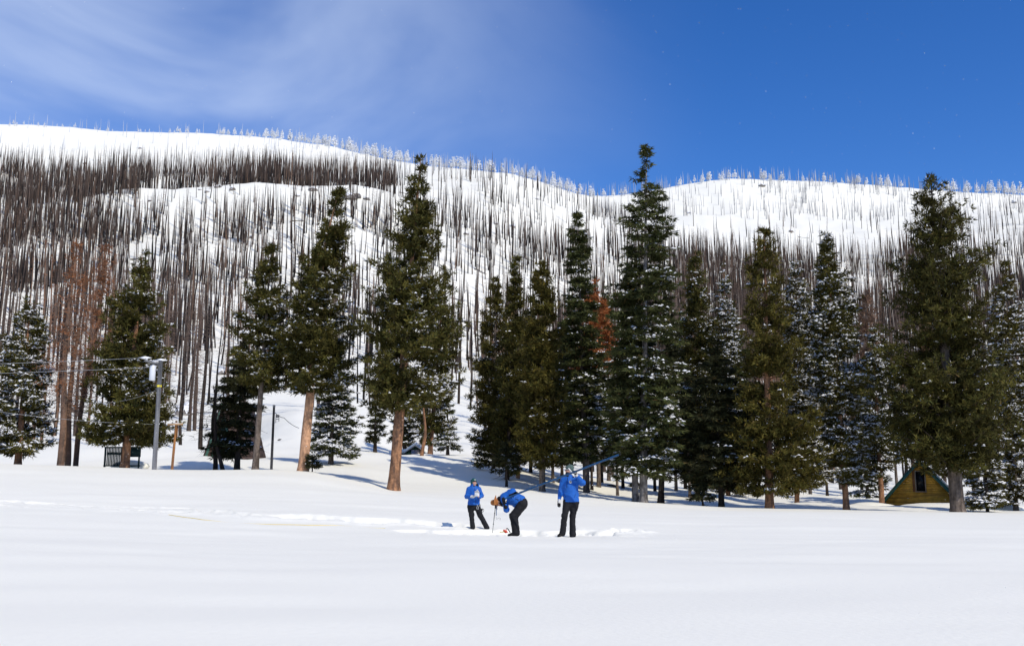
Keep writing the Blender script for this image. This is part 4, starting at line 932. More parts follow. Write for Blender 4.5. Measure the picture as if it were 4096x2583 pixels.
w_ = MB(); w_.box((wx0 - .08, -.09, wz0 - .09), (wx0, .02, wz1 + .07)); w_.box((wx1, -.09, wz0 - .09), (wx1 + .08, .02, wz1 + .07)); w_.box((wx0, -.09, wz1), (wx1, .02, wz1 + .07)); w_.box((wx0 - .12, -.12, wz0 - .12), (wx1 + .12, .02, wz0 - .0901 + .04)); 
win = w_.build('window', M['trim'], cab)
mb = MB(); mb.box((wx0 + .002, -.03, wz0 - .04), (wx1 - .002, .0, wz1 - .002)); mb.build('pane', M['glass'], win)
mb = MB(); mb.box((wx0 - .26, -.085, wz0 - .1), (wx0 - .1, -.055, wz1 + .2)); mb.build('shutter', M['wood_orange'], win)
def slab(x0, z0, x1, z1, th, y0, y1, nm, m_, par):
    n = Vector((-(z1 - z0), 0, x1 - x0)).normalized()
    if n.z < 0: n = -n
    mb = MB(); mb.prism([(x0, z0), (x1, z1), (x1 + n.x * th, z1 + n.z * th), (x0 + n.x * th, z0 + n.z * th)], y0, y1); return mb.build(nm, m_, par)
rfl = slab(lx_, lz_, 0, az_, .12, -.45, 6.4, 'roof', M['roof_green'], cab)
rfr = slab(0, az_ + .002, rx_, rz_, .12, -.45, 6.4, 'roof', M['roof_green'], cab)
slab(lx_, lz_ - .2, 0.0, az_ - .2, .17, -.50, -.452, 'bargeboard', M['roof_green'], cab)
slab(0, az_ - .2, rx_, rz_ - .2, .17, -.50, -.452, 'bargeboard', M['roof_green'], cab)
slab(0.25, az_ + .135 - .25 * rise2, rx_ * .9, az_ + .135 - rx_ * .9 * rise2, .16, .15, 6.2, 'roof_snow', M['snow'], cab)
drift('snow_drift', 'rounded snow drift in front of the yellow log cabin', (apex.x + 1.0, YC - 3.6, H(apex.x + 1, YC - 3.6) - .25), (5.2, 2.6, .62), 5)
drift('snow_drift', 'snow drift against the left corner of the yellow log cabin', (el.x - 1.4, YC - 1.2, H(el.x - 1.4, YC - 1.2) - .15), (2.0, 1.5, .55), 6)

# green hut with the flag
M['hut_green'] = mat('hut_green', (0.035, 0.17, 0.055), .7, noise=(3, .25), two=((.06, .09, .05), 3, (1, 1, 1)))
M['hut_dark'] = mat('hut_dark', (0.012, 0.06, 0.03), .7, noise=(3, .25))
M['flag_blue'] = mat('flag_blue', (0.045, 0.11, 0.32), .7, noise=(6, .3)); M['flag_white'] = mat('flag_white', (.72, .68, .66), .8, noise=(5, .1)); M['flag_red'] = mat('flag_red', (.10, .035, .035), .8, noise=(5, .2))
YH = 103.0
def hx(xs, ys): p = S(xs, ys, YH); return p.x, p.z
axh, azh = hx(1662, 1784); elx, elz = hx(1624, 1810); erx, erz = hx(1694, 1806)
gz0 = hx(1650, 1822)[1] - 1.2
hut = thing('green_hut', 'half-buried green hut with a painted flag under its gable and thick roof snow', 'hut', (axh, YH, gz0))
L_ = (elx - axh, elz - gz0); R2_ = (erx - axh, erz - gz0); A_ = azh - gz0
fx0, fz1 = hx(1645, 1798); fx1, fz0 = hx(1677.5, 1822); fx0 -= axh; fx1 -= axh; fz1 -= gz0; fz0 -= gz0
sl0 = (A_ - L_[1]) / -L_[0]; sl1 = (A_ - R2_[1]) / R2_[0]
def hp_(z):
    l = max(L_[0], -(A_ - .05 - z) / sl0); r = min(R2_[0], (A_ - .05 - z) / sl1); return (l, r) if r > l else (0, .01)
raster_planks(hut, hp_, 0, A_ - .06, 14, 0, .03, M['hut_dark'])
mb = MB(); mb.prism([(L_[0] + .02, 0), (R2_[0] - .02, 0), (R2_[0] - .02, R2_[1] - .05), (0, A_ - .1), (L_[0] + .02, L_[1] - .05)], .004, 3.5); mb.build('wall', M['hut_green'], hut)
mb = MB(); mb.box((L_[0] + .03, -.06, 0), (fx0 - .04, -.045, L_[1] + .12)); mb.build('board', M['hut_green'], hut)
mb = MB(); mb.box((L_[0] - 1.6, .3, 0), (L_[0], 3.0, L_[1] - .12)); mb.build('side_wing', M['hut_green'], hut)
fl = MB(); fl.box((fx0, -.07, fz0 - .3), (fx1, -.05, fz1)); flag = fl.build('flag_mural', M['flag_white'], hut)
sh = (fz1 - (fz0 - .3)) / 13; sh = (fz1 - fz0) / 11
for q in range(0, 12, 2):
    z1 = fz1 - (q + .12) * sh - sh * .9; x0 = fx0 + (fx1 - fx0) * .42 if q < 7 else fx0
    mb = MB(); mb.box((x0, -.078, z1), (fx1, -.071, z1 + sh * .95)); mb.build('stripe', M['flag_red'], flag)
cx0, cx1, cz1 = fx0 + .01, fx0 + (fx1 - fx0) * .41, fz1 - .05; cz0 = fz1 - sh * 7
mb = MB(); mb.box((cx0, -.079, cz0), (cx1, -.071, cz1)); mb.build('canton', M['flag_blue'], flag)
ccx, ccz, cr_ = (cx0 + cx1) / 2, (cz0 + cz1) / 2, min(cx1 - cx0, cz1 - cz0) * .33
for q in range(13):
    a = q / 13 * 6.2832; pts = []
    for s in range(10):
        rr_ = (.052 if s % 2 == 0 else .024) ; aa = math.pi / 2 + s * math.pi / 5
        pts.append((ccx + cr_ * math.cos(a) + rr_ * math.cos(aa), ccz + cr_ * math.sin(a) + rr_ * math.sin(aa)))
    mb = MB(); mb.prism(pts, -.084, -.080); mb.build('star', M['flag_white'], flag)
M['trim_dark'] = mat('trim_dark', (.03, .02, .02), .7)
slab(L_[0] - .1, L_[1] - .1 * sl0 - .05, 0, A_ - .05, .07, -.25, -.20, 'bargeboard', M['trim_dark'], hut)
slab(0, A_ - .048, R2_[0] + .1, R2_[1] - .1 * sl1 - .05, .07, -.25, -.20, 'bargeboard', M['trim_dark'], hut)
def snowroof():
    n1, n2 = 24, 12; V, F = [], []
    x0_, x1_ = L_[0] - 1.75, R2_[0] + .55
    for side in (0, 1):
        for a in range(n1 + 1):
            x = x0_ + (x1_ - x0_) * a / n1
            zt = A_ + .03 - (-x * sl0 if x < 0 else x * sl1)
            if x < L_[0]: zt = L_[1] - .02 - (L_[0] - x) * .12
            if x > R2_[0]: zt = R2_[1] - .02 - (x - R2_[0]) * .9
            for c in range(n2 + 1):
                y = -.24 + 4.0 * c / n2; th = .42 * (1 - .75 * math.exp(-max(y + .24, 0) / .25)) * (1 if x < .4 else 1) + .04 
                V.append((x, y, zt + (th if side else 0)))
    m = (n1 + 1) * (n2 + 1)
    for side in (0, 1):
        for a in range(n1):
            for c in range(n2):
                i0 = side * m + a * (n2 + 1) + c; F.append((i0, i0 + 1, i0 + n2 + 2, i0 + n2 + 1))
    for a in range(n1):
        i0 = a * (n2 + 1); F.append((i0, i0 + n2 + 1, m + i0 + n2 + 1, m + i0))
    for c in range(n2):
        F.append((c, c + 1, m + c + 1, m + c)); e = n1 * (n2 + 1) + c; F.append((e, e + 1, m + e + 1, m + e))
    return mesh_np('roof_snow', V, [F], [M['snow']], smooth=False)
link('roof_snow', snowroof(), hut)
mb = MB(); px0, pz0 = hx(1697.5, 1821); pz1 = hx(1697.5, 1806)[1]; mb.box((-.05, -.05, -.5), (.05, .05, pz1 - pz0)); o = mb.build('stake', M['pole_grey'], None, label='short weathered stake in the snow right of the green hut', category='stake'); o.location = (px0, YH, pz0 - .1)

# brown A-frame cabin
M['shingle'] = mat('shingle', (0.085, 0.055, 0.045), .9, two=((.045, .032, .03), 3, (1, 1, 3)), noise=(4, .3), bump=(6, .03))
M['mint'] = mat('mint', (0.09, 0.22, 0.17), .8, two=((.05, .08, .07), 2.5, (1, 1, 1)))
YA = 82.0
la = Dp(484, 1056, YA); apx = Dp(536, 948, YA); ra = Dp(590, 1052, YA)
zg = H(apx.x, YA) - .4; W2 = (ra.x - la.x) / 2; HA = apx.z - zg; cxa = (la.x + ra.x) / 2 - .3
af = thing('a_frame_cabin', 'dark brown A-frame cabin hidden behind low pines left of the slender pine', 'cabin', (cxa, YA, zg), (0, 0, math.radians(-28)))
for sgn in (-1, 1):
    rows = 9
    for q in range(rows):
        t0, t1 = q / rows, (q + 1) / rows
        x0, z0, x1, z1 = sgn * W2 * (1 - t0), HA * t0, sgn * W2 * (1 - t1), HA * t1
        slab(x0, z0, x1, z1, .10 + .025 * (q % 2), -.6, 3.0, 'shingle_row', M['shingle'], af)
mb = MB(); mb.prism([(-W2 + .12, 0), (W2 - .12, 0), (0, HA - .12)], .0, .12); mb.build('gable_wall', M['mint'], af)
mb = MB(); mb.prism([(-W2 + .1, .01), (-W2 + .35, .01), (.02, HA - .3), (0, HA - .05)], -.62, -.56); mb.build('bargeboard', M['mint'], af)
wn_ = MB(); wn_.box((-.7, -.05, 1.1), (.7, -.01, 2.3)); wnd = wn_.build('window', M['trim_dark'], af)
mb = MB(); mb.box((-.6, -.065, 1.2), (.6, -.051, 2.2)); mb.build('pane', M['glass'], wnd)
mb = MB(); mb.box((-.03, -.075, 1.2), (.03, -.066, 2.2)); mb.build('mullion', M['mint'], wnd)
mb = MB(); mb.box((W2 * .2, -1.6, .75), (W2 + .8, 0, .9)); mb.build('deck', M['shingle'], af)

# fallen logs on the open slopes
for k, (u, v, ang, L) in enumerate([(1545,0,0,0)] if False else [(950,455,-.4,9),(1075,705,.5,8),(700,520,.3,9),(1240,610,-.3,9),(1450,520,.4,8),(320,610,-.5,9),(590,700,.4,8),(1890,560,-.3,8),(455,800,.6,7),(1130,640,-.6,8)]):
    p = hit(u, v, 150, 1150); r_ = []
    for t in np.linspace(-.5, .5, 5): x, y = p.x + math.cos(ang) * L * t, p.y + math.sin(ang) * L * t; r_.append((x, y, float(H0(x, y)) + .25))
    mb = MB(); mb.tube(r_, [.28, .25, .2, .15, .1], 6)
    mb.build('fallen_log', M['bark_dark'], None, label='dark fallen log on the snowy slope ' + zone(u) + (', upper one' if v < 600 else ', lower one'), category='log')

# dark bits lying on snow
p = hit(1436, 1143, 60, 90); q_ = MB(); e0 = Dp(1428, 1136, p.y + .6); e1 = Dp(1452, 1156, p.y - .3)
q_.tube([(e0.x, e0.y, H(e0.x, e0.y) + .06), ((e0.x + e1.x) / 2 + .05, (e0.y + e1.y) / 2, H((e0.x + e1.x) / 2, (e0.y + e1.y) / 2) + .07), (e1.x, e1.y, H(e1.x, e1.y) + .05)], [.04, .09, .07], 8)
q_.build('fallen_branch', M['bark_dark'], None, label='dark broken branch lying on dappled snow right of the standing man', category='branch')
p = hit(547, 1110 - 39, 60, 110)
p = hit(656.5, 1035.5, 60, 150); q_ = MB(); q_.tube([(p.x - .2, p.y, p.z + .04), (p.x, p.y, p.z + .1), (p.x + .25, p.y, p.z + .14)], [.03, .09, .03], 8)
q_.build('bark_scrap', M['bark_dark'], None, label='small dark bark scrap on bright snow left of the black pole top shadow', category='bark')
# yellow measuring tape on the snow
tp_ = [hit(*zl(*q)) for q in ((793,187),(830,194),(870,200),(950,210),(1120,224),(1290,233),(1450,237),(1600,236),(1750,247),(1820,250))]
M['tape'] = mat('tape', (.80, .62, .16), .6)
P = []
for a, c in zip(tp_[:-1], tp_[1:]):
    for t in np.linspace(0, 1, 10)[:-1]:
        x, y = a.x + (c.x - a.x) * t, a.y + (c.y - a.y) * t; P.append((x, y, H(x, y) + .004 + .012 * math.sin(x * 1.7)))
mb = MB(); mb.tube(P, .008, 4); mb.build('measuring_tape', M['tape'], None, label='long thin yellow tape lying across the snow left of the woman', category='tape')
# ------------------------------------------------------------------ people: smooth-blended distance fields meshed as one skin each
class SDF:
    def __init__(s, lo, hi, h):
        s.lo = np.array(lo, float); s.h = h
        s.n = np.ceil((np.array(hi) - s.lo) / h).astype(int) + 1
        s.F = np.full(s.n, 0.5, np.float32)
    def _box(s, lo, hi):
        i0 = np.clip(np.floor((lo - s.lo) / s.h).astype(int), 0, s.n - 1); i1 = np.clip(np.ceil((hi - s.lo) / s.h).astype(int) + 1, 1, s.n)
        g = [s.lo[k] + s.h * np.arange(i0[k], i1[k]) for k in range(3)]
        return tuple(slice(i0[k], i1[k]) for k in range(3)), np.stack(np.meshgrid(*g, indexing='ij'), -1)
    def _mix(s, sl, d, k, sub=False):
        a = s.F[sl]
        if sub: s.F[sl] = np.maximum(a, -d); return
        if k <= 0: s.F[sl] = np.minimum(a, d); return
        h = np.clip(.5 + .5 * (d - a) / k, 0, 1); s.F[sl] = d * (1 - h) + a * h - k * h * (1 - h)
    def cone(s, a, b, ra, rb, k=.03, sub=False, flat=None):
        """limb from a to b; flat=(axis, factor) squeezes it along an axis"""
        a = np.array(a, float); b = np.array(b, float); m = max(ra, rb) * 1.6 + .08
        sl, P = s._box(np.minimum(a, b) - m, np.maximum(a, b) + m)
        if P.size == 0: return
        ab = b - a; t = np.clip(((P - a) @ ab) / (ab @ ab + 1e-9), 0, 1)
        q = P - a - t[..., None] * ab
        if flat is not None:
            ax = np.array(flat[0], float); ax /= np.linalg.norm(ax); q = q + ax * (q @ ax)[..., None] * (1 / flat[1] - 1)
        s._mix(sl, np.linalg.norm(q, axis=-1) - (ra + (rb - ra) * t), k, sub)
    def ell(s, c, r, k=.03, R=None, sub=False):
        c = np.array(c, float); r = np.array(r, float); m = r.max() * 1.3 + .08
        sl, P = s._box(c - m, c + m)
        if P.size == 0: return
        q = P - c
        if R is not None: q = q @ np.array(R)
        e = np.linalg.norm(q / r, axis=-1); d = (e - 1) * r.min() * 1.0 + 0 * e
        d = np.where(e > 1e-6, e * (e - 1) / (np.linalg.norm(q / (r * r), axis=-1) + 1e-6), -r.min())
        s._mix(sl, d, k, sub)
    def plane(s, p, n):                          # cut away everything beyond the plane
        P = np.stack(np.meshgrid(*[s.lo[k] + s.h * np.arange(s.n[k]) for k in range(3)], indexing='ij'), -1)
        s.F = np.maximum(s.F, (P - np.array(p)) @ np.array(n, float)).astype(np.float32)
    def folds(s, amp, sc, seed, stretch=(1, 1, 1)):
        P = np.stack(np.meshgrid(*[s.lo[k] + s.h * np.arange(s.n[k]) for k in range(3)], indexing='ij'), -1)
        m = np.abs(s.F) < .05; Q = P[m] / sc * np.array(stretch)
        a = vnoise(Q[:, 0] + Q[:, 1] * .7 + seed, Q[:, 2] - Q[:, 1] * .4, seed); b_ = vnoise(Q[:, 0] * 2.3 - Q[:, 1] + 5, Q[:, 2] * 2.1 + Q[:, 0] * .6, seed + 4)
        s.F[m] += (amp * ((1 - 2 * np.abs(a)) * .7 + .35 * b_)).astype(np.float32)
    def mesh(s, name, material, off=0.0):
        F = s.F - off; n = F.shape; inside = F < 0
        c = [(0, 0, 0), (1, 0, 0), (0, 1, 0), (1, 1, 0), (0, 0, 1), (1, 0, 1), (0, 1, 1), (1, 1, 1)]
        cnt = np.zeros(tuple(k - 1 for k in n), int)
        for (i, j, k) in c: cnt += inside[i:n[0] - 1 + i, j:n[1] - 1 + j, k:n[2] - 1 + k]
        act = (cnt > 0) & (cnt < 8); idx = np.full(act.shape, -1); ci = np.argwhere(act); idx[act] = np.arange(len(ci))
        acc = np.zeros((len(ci), 3)); w = np.zeros(len(ci))
        E = [(a, b) for a in range(8) for b in range(a + 1, 8) if sum(abs(c[a][q] - c[b][q]) for q in range(3)) == 1]
        for a, b in E:
            A = ci + np.array(c[a]); B = ci + np.array(c[b]); fa = F[tuple(A.T)]; fb = F[tuple(B.T)]
            m = (fa < 0) != (fb < 0); t = np.where(m, fa / (fa - fb + 1e-12), 0)
            acc += np.where(m[:, None], A + (B - A) * t[:, None], 0); w += m
        V = s.lo + s.h * (acc / w[:, None])
        Q = []
        for ax in range(3):
            o = [0, 0, 0]; o[ax] = 1; b_, c_ = (ax + 1) % 3, (ax + 2) % 3
            sl0 = tuple(slice(0, n[q] - 1) if q == ax else slice(1, n[q] - 1) for q in range(3))
            sl1 = tuple(slice(1, n[q]) if q == ax else slice(1, n[q] - 1) for q in range(3))
            i0, i1 = inside[sl0], inside[sl1]; fl = np.argwhere(i0 != i1)
            if not len(fl): continue
            dirn = i0[tuple(fl.T)]
            base = fl.copy(); 
            for q in range(3):
                if q != ax: base[:, q] += 1
            def cell(db, dc):
                k = base.copy(); k[:, b_] -= db; k[:, c_] -= dc; return idx[tuple(k.T)]
            q4 = np.stack([cell(0, 0), cell(1, 0), cell(1, 1), cell(0, 1)], -1)
            q4[~dirn] = q4[~dirn][:, ::-1]; Q.append(q4)
        Q = np.concatenate(Q); Q = Q[(Q >= 0).all(1)]
        return mesh_np(name, V, [Q], [material], smooth=True)

M['skin'] = mat('skin', (.52, .29, .21), .55, noise=(9, .06), spec=.3)
M['jacket_blue'] = mat('jacket_blue', (0.006, 0.095, 0.40), .65, noise=(7, .10), bump=(26, .004), spec=.35)
M['trousers'] = mat('trousers', (0.012, 0.012, 0.014), .75, noise=(9, .25), bump=(22, .004), spec=.2)
M['beanie_green'] = mat('beanie_green', (0.012, 0.075, 0.075), .95, noise=(30, .25), bump=(70, .004))
M['beanie_grey'] = mat('beanie_grey', (0.07, 0.105, 0.095), .95, noise=(30, .25), bump=(70, .004))
M['black_cloth'] = mat('black_cloth', (0.010, 0.010, 0.011), .8, noise=(20, .3), spec=.2)
M['glove_white'] = mat('glove_white', (.58, .57, .54), .8, noise=(20, .12))
M['hat_brown'] = mat('hat_brown', (.33, .125, .035), .75, noise=(8, .2), bump=(14, .01))
M['white'] = mat('white', (.78, .78, .76), .6)
M['tube_blue'] = mat('tube_blue', (0.005, 0.06, 0.16), .5, noise=(3, .1), spec=.3)
M['red'] = mat('red', (.55, .05, .02), .5)
M['cord_yellow'] = mat('cord_yellow', (.75, .62, .12), .7)
M['lips'] = mat('lips', (.40, .12, .10), .5)
M['hair'] = mat('hair', (.03, .02, .015), .8)
M['emblem_gold'] = mat('emblem_gold', (.32, .27, .10), .7)
M['mark_dark'] = mat('mark_dark', (.03, .04, .04), .7)
def v3(p): return np.array([p.x, p.y, p.z])
class Person:
    def __init__(s, label, foot, Y):
        s.o = np.array([foot.x, Y, foot.z]); s.root = thing('person', label, 'person', tuple(s.o)); s.bvh = None; s.Y = Y
    def J(s, px, py, dy=0.0):                    # joint from the photograph at depth Y+dy, relative to the root
        return v3(S(px, py, s.Y + dy)) - s.o
    def add(s, name, sdf, m, off=0.0, parent=None, **k):
        return link(name, sdf.mesh(name, M[m], off), parent or s.root, **k)
def surface_at(obj_me, origin, px, py):
    """first point of a mesh seen through a pixel, in person coordinates"""
    V = [v.co for v in obj_me.vertices]; P = [tuple(p.vertices) for p in obj_me.polygons]
    bvh = BVHTree.FromPolygons(V, P); dx, dy, dz = ray(px, py); d = Vector((dx, dy, dz)).normalized()
    o_ = Vector((0, 0, CAMZ)) - Vector(origin)
    loc, nrm, _, _ = bvh.ray_cast(o_, d)
    return loc, nrm
def badge(person, jk, px, py, r):
    loc, nrm = surface_at(jk.data, person.o, px, py)
    if loc is None: return
    if nrm.y > 0: nrm = -nrm
    Rm = nrm.to_track_quat('Z', 'Y').to_matrix().to_4x4(); base = Matrix.Translation(loc + nrm * .008) @ Rm
    def disc(rx, ry, z, nm, m_, par, cx_=0, cy_=0, n=18):
        mb = MB(); a = np.linspace(0, 2 * math.pi, n, endpoint=False)
        V = [tuple(base @ Vector((cx_ + rx * math.cos(q), cy_ + ry * math.sin(q), z_))) for z_ in (z, z + .004) for q in a]
        mb.V.append(np.array(V)); mb.n = 2 * n
        mb.F[n] = [np.array([[n + i for i in range(n)]])]; mb.F[4] = [np.array([[i, (i + 1) % n, n + (i + 1) % n, n + i] for i in range(n)])]
        return mb.build(nm, M[m_], par)
    b_ = disc(r, r, 0, 'emblem', 'white', jk)
    disc(r * .62, r * .5, .005, 'emblem_centre', 'mark_dark', b_); disc(r * .36, r * .26, .010, 'emblem_mark', 'emblem_gold', b_, 0, -r * .12)

def hand(sd, wrist, knuckle, palm_n, r=1.0, curl=.4, spread=.02, thumb=None, fist=False):
    """palm plus five fingers of different lengths into a distance field"""
    w = np.array(wrist, float); kn = np.array(knuckle, float); n = np.array(palm_n, float); n /= np.linalg.norm(n)
    f = kn - w; L = np.linalg.norm(f); f /= L; sdv = np.cross(f, n); sdv /= np.linalg.norm(sdv)
    sd.cone(w, w + f * L * .95, .026 * r, .036 * r, .02, flat=(n, .55))
    for q, ln in enumerate((.068, .078, .073, .056)):
        b0 = w + f * L + sdv * (.030 - q * .020) * r; d = f
        p0 = b0
        for seg, sl_ in enumerate((.42, .33, .25)):
            ang = curl * (seg + .4); dd = d * math.cos(ang) + n * math.sin(ang)
            p1 = p0 + dd * ln * sl_ * r * 1.15; sd.cone(p0, p1, (.0105 - seg * .001) * r, (.0098 - seg * .001) * r, .004); p0 = p1
    td = np.array(thumb, float) if thumb is not None else f * .6 + sdv * .8 + n * .3; td /= np.linalg.norm(td)
    t0 = w + f * L * .3 + sdv * .028 * r; t1 = t0 + td * .045 * r; t2 = t1 + (td * .6 + f * .5 + n * .3) * .03 * r
    sd.cone(t0, t1, .014 * r, .012 * r, .012); sd.cone(t1, t2, .012 * r, .010 * r, .005)

def head(sd, c, fwd, up, s_=1.0, tilt=0):
    """skull, face with brow, eye hollows, nose, lips, chin, ears"""
    f = np.array(fwd, float); f /= np.linalg.norm(f); u = np.array(up, float); u -= f * (u @ f); u /= np.linalg.norm(u); r_ = np.cross(f, u)
    R = np.stack([r_, f, u], 1); c = np.array(c, float)
    P = lambda a, b, d: c + (r_ * a + f * b + u * d) * s_
    sd.ell(P(0, -.01, .025), np.array([.076, .096, .098]) * s_, .02, R); sd.ell(P(0, .022, -.035), np.array([.058, .068, .078]) * s_, .03, R)
    sd.ell(P(0, .062, -.098), np.array([.026, .024, .020]) * s_, .03, R)
    for q in (-1, 1):
        sd.ell(P(.030 * q, .093, .004), np.array([.017, .014, .012]) * s_, 0, R, sub=True)
        sd.ell(P(.077 * q, -.005, -.012), np.array([.010, .020, .032]) * s_, .008, R)
        sd.ell(P(.040 * q, .066, -.035), np.array([.022, .018, .020]) * s_, .02, R)
        sd.ell(P(.030 * q, .078, .003), np.array([.012, .012, .010]) * s_, .004, R)
    sd.cone(P(0, .085, .012), P(0, .112, -.028), .009 * s_, .014 * s_, .012)
    sd.ell(P(0, .085, -.062), np.array([.024, .014, .008]) * s_, .010, R); sd.ell(P(0, .083, -.074), np.array([.020, .013, .008]) * s_, .008, R)
    return P, R

# ---- right hand man, holding the tube at his shoulder
p3 = Person('standing man in blue jacket and grey-green beanie steadying the long tube', S(2270, 2136, 27.5), 27.5)
J = p3.J
hC = J(2276, 1880); fw = (-.90, -.32, .08)
shR, shL = J(2254, 1919, .03), J(2305, 1917, -.02); elR, elL = J(2243, 1961, .02), J(2329, 1930, -.16); wrR, wrL = J(2236.5, 2001, -.06), J(2308, 1903, -.27)
hip = J(2284, 2012); kR, kL = J(2259, 2063, -.06), J(2289, 2062, .02); aR, aL = J(2250, 2126, -.04), J(2291, 2133, .04)
neck = J(2276, 1904)
lo, hi = np.array([-.75, -.75, -.25]), np.array([.75, .65, 2.15])
b_ = SDF(lo, hi, .013)
P, R = head(b_, hC, fw, (0.05, 0, 1)); b_.cone(neck + (0, 0, -.08), hC + (0, 0, -.02), .058, .055, .03)
b_.cone(hip + (0, 0, .06), neck + (0, .02, -.16), .09, .14, .03)
for a, b, c, r1, r2, r3 in ((shR, elR, wrR, .05, .042, .03), (shL, elL, wrL, .05, .042, .03)):
    b_.cone(neck + (0, .02, -.12), a, .06, .05, .04); b_.cone(a, b, r1, r2); b_.cone(b, c, r2, r3)
for s_, a, b in ((-1, kR, aR), (1, kL, aL)):
    b_.cone(hip + (s_ * .09, 0, 0), a, .065, .05, .02); b_.cone(a, b, .05, .038)
body = p3.add('body', b_, 'skin')
jk = SDF(lo, hi, .0135)
ch = J(2280, 1935)
jk.ell(ch, (.215, .150, .22), .05); jk.cone(J(2283, 1950), J(2284, 2000), .20, .195, .08, flat=((0, 1, 0), .72)); jk.cone(J(2283, 1965), J(2285.5, 2004), .205, .210, .05, flat=((0, 1, 0), .72))
jk.cone(shR, shL, .085, .09, .07)
jk.cone(shR, elR, .088, .074, .04); jk.cone(elR, wrR, .074, .050, .03)
jk.cone(shL, elL, .10, .085, .05); jk.cone(elL, wrL, .083, .056, .03)
jk.cone(neck + (-.01, 0, -.07), neck + (-.01, -.01, .02), .105, .088, .04)
jk.ell(neck + (.075, .09, -.03), (.11, .08, .08), .03)
jk.folds(.013, .12, 3, (1, 1, .8)); jk.folds(.006, .05, 7, (1.2, 1, .8)); jk.plane(J(2283, 2007) , (0, 0, -1))
jack = p3.add('jacket', jk, 'jacket_blue')
tr = SDF(lo, hi, .0145)
tr.cone(J(2269, 2004), J(2300, 2004), .11, .11, .06, flat=((0, 1, 0), .95)); tr.ell(J(2284, 2016), (.13, .12, .11), .05); tr.cone(J(2268, 2014), kR, .115, .085, .05); tr.cone(kR, aR + (0, 0, -.04), .080, .088, .04)
tr.cone(J(2299, 2014), kL + (.01, 0, 0), .115, .088, .05); tr.cone(kL, aL + (0, 0, -.05), .082, .09, .04); tr.folds(.010, .12, 8, (1.1, .8, .9)); tr.folds(.006, .05, 6)
trs = p3.add('trousers', tr, 'trousers')
bt = SDF(lo, hi, .011); bt.cone(aR + (0, .02, -.05), aR + (-.10, -.13, -.10), .060, .050, .03); bt.ell(aR + (0, .02, -.02), (.06, .07, .09), .03)
o = p3.add('boot', bt, 'black_cloth'); bt = SDF(lo, hi, .011); bt.cone(aL + (0, .02, -.07), aL + (-.03, -.17, -.11), .060, .052, .03); bt.ell(aL + (0, .02, -.04), (.06, .07, .09), .03); p3.add('boot', bt, 'black_cloth')
hat = SDF(lo, hi, .009)
hat.ell(P(0, -.018, .055), (.090, .115, .095), .02, R); hat.ell(P(0, -.05, .10), (.06, .08, .06), .03, R); hat.ell(P(0, -.045, .0), (.087, .088, .055), .02, R); hat.folds(.003, .03, 5)
hat_ = p3.add('beanie', hat, 'beanie_grey')
gt = SDF(lo, hi, .010); gt.cone(neck + (-.02, -.01, -.03), neck + (-.035, -.03, .06), .075, .068, .02); p3.add('neck_gaiter', gt, 'black_cloth')
mb = MB(); Q = [P(-.074 * math.cos(a), .02 + .082 * math.sin(a), .006) for a in np.linspace(0, math.pi, 11)]; mb.tube(Q, .010, 6); sg = mb.build('sunglasses', M['black_cloth'], p3.root)
mb = MB(); Q = [P(-.077 * math.cos(a), .02 + .086 * math.sin(a), .017) for a in np.linspace(0.05, math.pi - .05, 11)]; mb.tube(Q, .004, 5); mb.build('frame', M['white'], sg)
gl = SDF(wrR - .22, wrR + .22, .006); hand(gl, wrR + (0, 0, -.01), J(2236, 2014, -.08), (.3, -1, .1), 1.22, .35, thumb=(.6, -.3, -.8)); p3.add('glove', gl, 'black_cloth')
gc = SDF(wrR - .2, wrR + .2, .008); gc.cone(wrR + (0, 0, .01), J(2236.5, 2008, -.07), .044, .042, .01); p3.add('glove_cuff', gc, 'glove_white')
hL = J(2298, 1890, -.36)
gl = SDF(wrL - .26, wrL + .26, .006); hand(gl, wrL, hL + (.02, 0, .0), (-.25, .9, .25), 1.25, .75, thumb=(-.7, .1, -.5)); p3.add('glove', gl, 'black_cloth')
gc = SDF(wrL - .2, wrL + .2, .008); gc.cone(wrL, wrL + (hL - wrL) * .35, .046, .044, .01); p3.add('glove_cuff', gc, 'glove_white')
mb = MB()
for q in range(3):
    a = wrL + (hL - wrL) * .55 + np.array([-.02 + q * .02, -.047, .01 + q * .004]); mb.tube([a, a + (hL - wrL) * .5 + (0, -.012, 0)], .005, 5)
mb.build('glove_stripe', M['glove_white'], p3.root, kind='stuff')
mb = MB(); mb.box((-.003, -.004, -.24), (.003, .004, 0), None)
loc, nrm = surface_at(jack.data, p3.o, 2266, 1925)
zp = MB(); pts = []
for yy in np.linspace(1908, 1950, 9):
    l_, n_ = surface_at(jack.data, p3.o, 2270 - (yy - 1908) * .08, yy)
    if l_: pts.append(tuple(l_ + Vector((0, -.004, 0))))
if len(pts) > 2: zp.tube(pts, .006, 5); zp.build('zipper', M['black_cloth'], jack)
for (x0, y0, x1, y1) in ((2258, 1975, 2264, 1990), (2302, 1975, 2297, 1990)):
    pts = []
    for t in np.linspace(0, 1, 5):
        l_, n_ = surface_at(jack.data, p3.o, x0 + (x1 - x0) * t, y0 + (y1 - y0) * t)
        if l_: pts.append(tuple(l_ + Vector((0, -.001, 0))))
    if len(pts) > 2: zp = MB(); zp.tube(pts, .004, 5); zp.build('pocket_zip', M['black_cloth'], jack)
badge(p3, jack, 2281.5, 1926.5, .040)
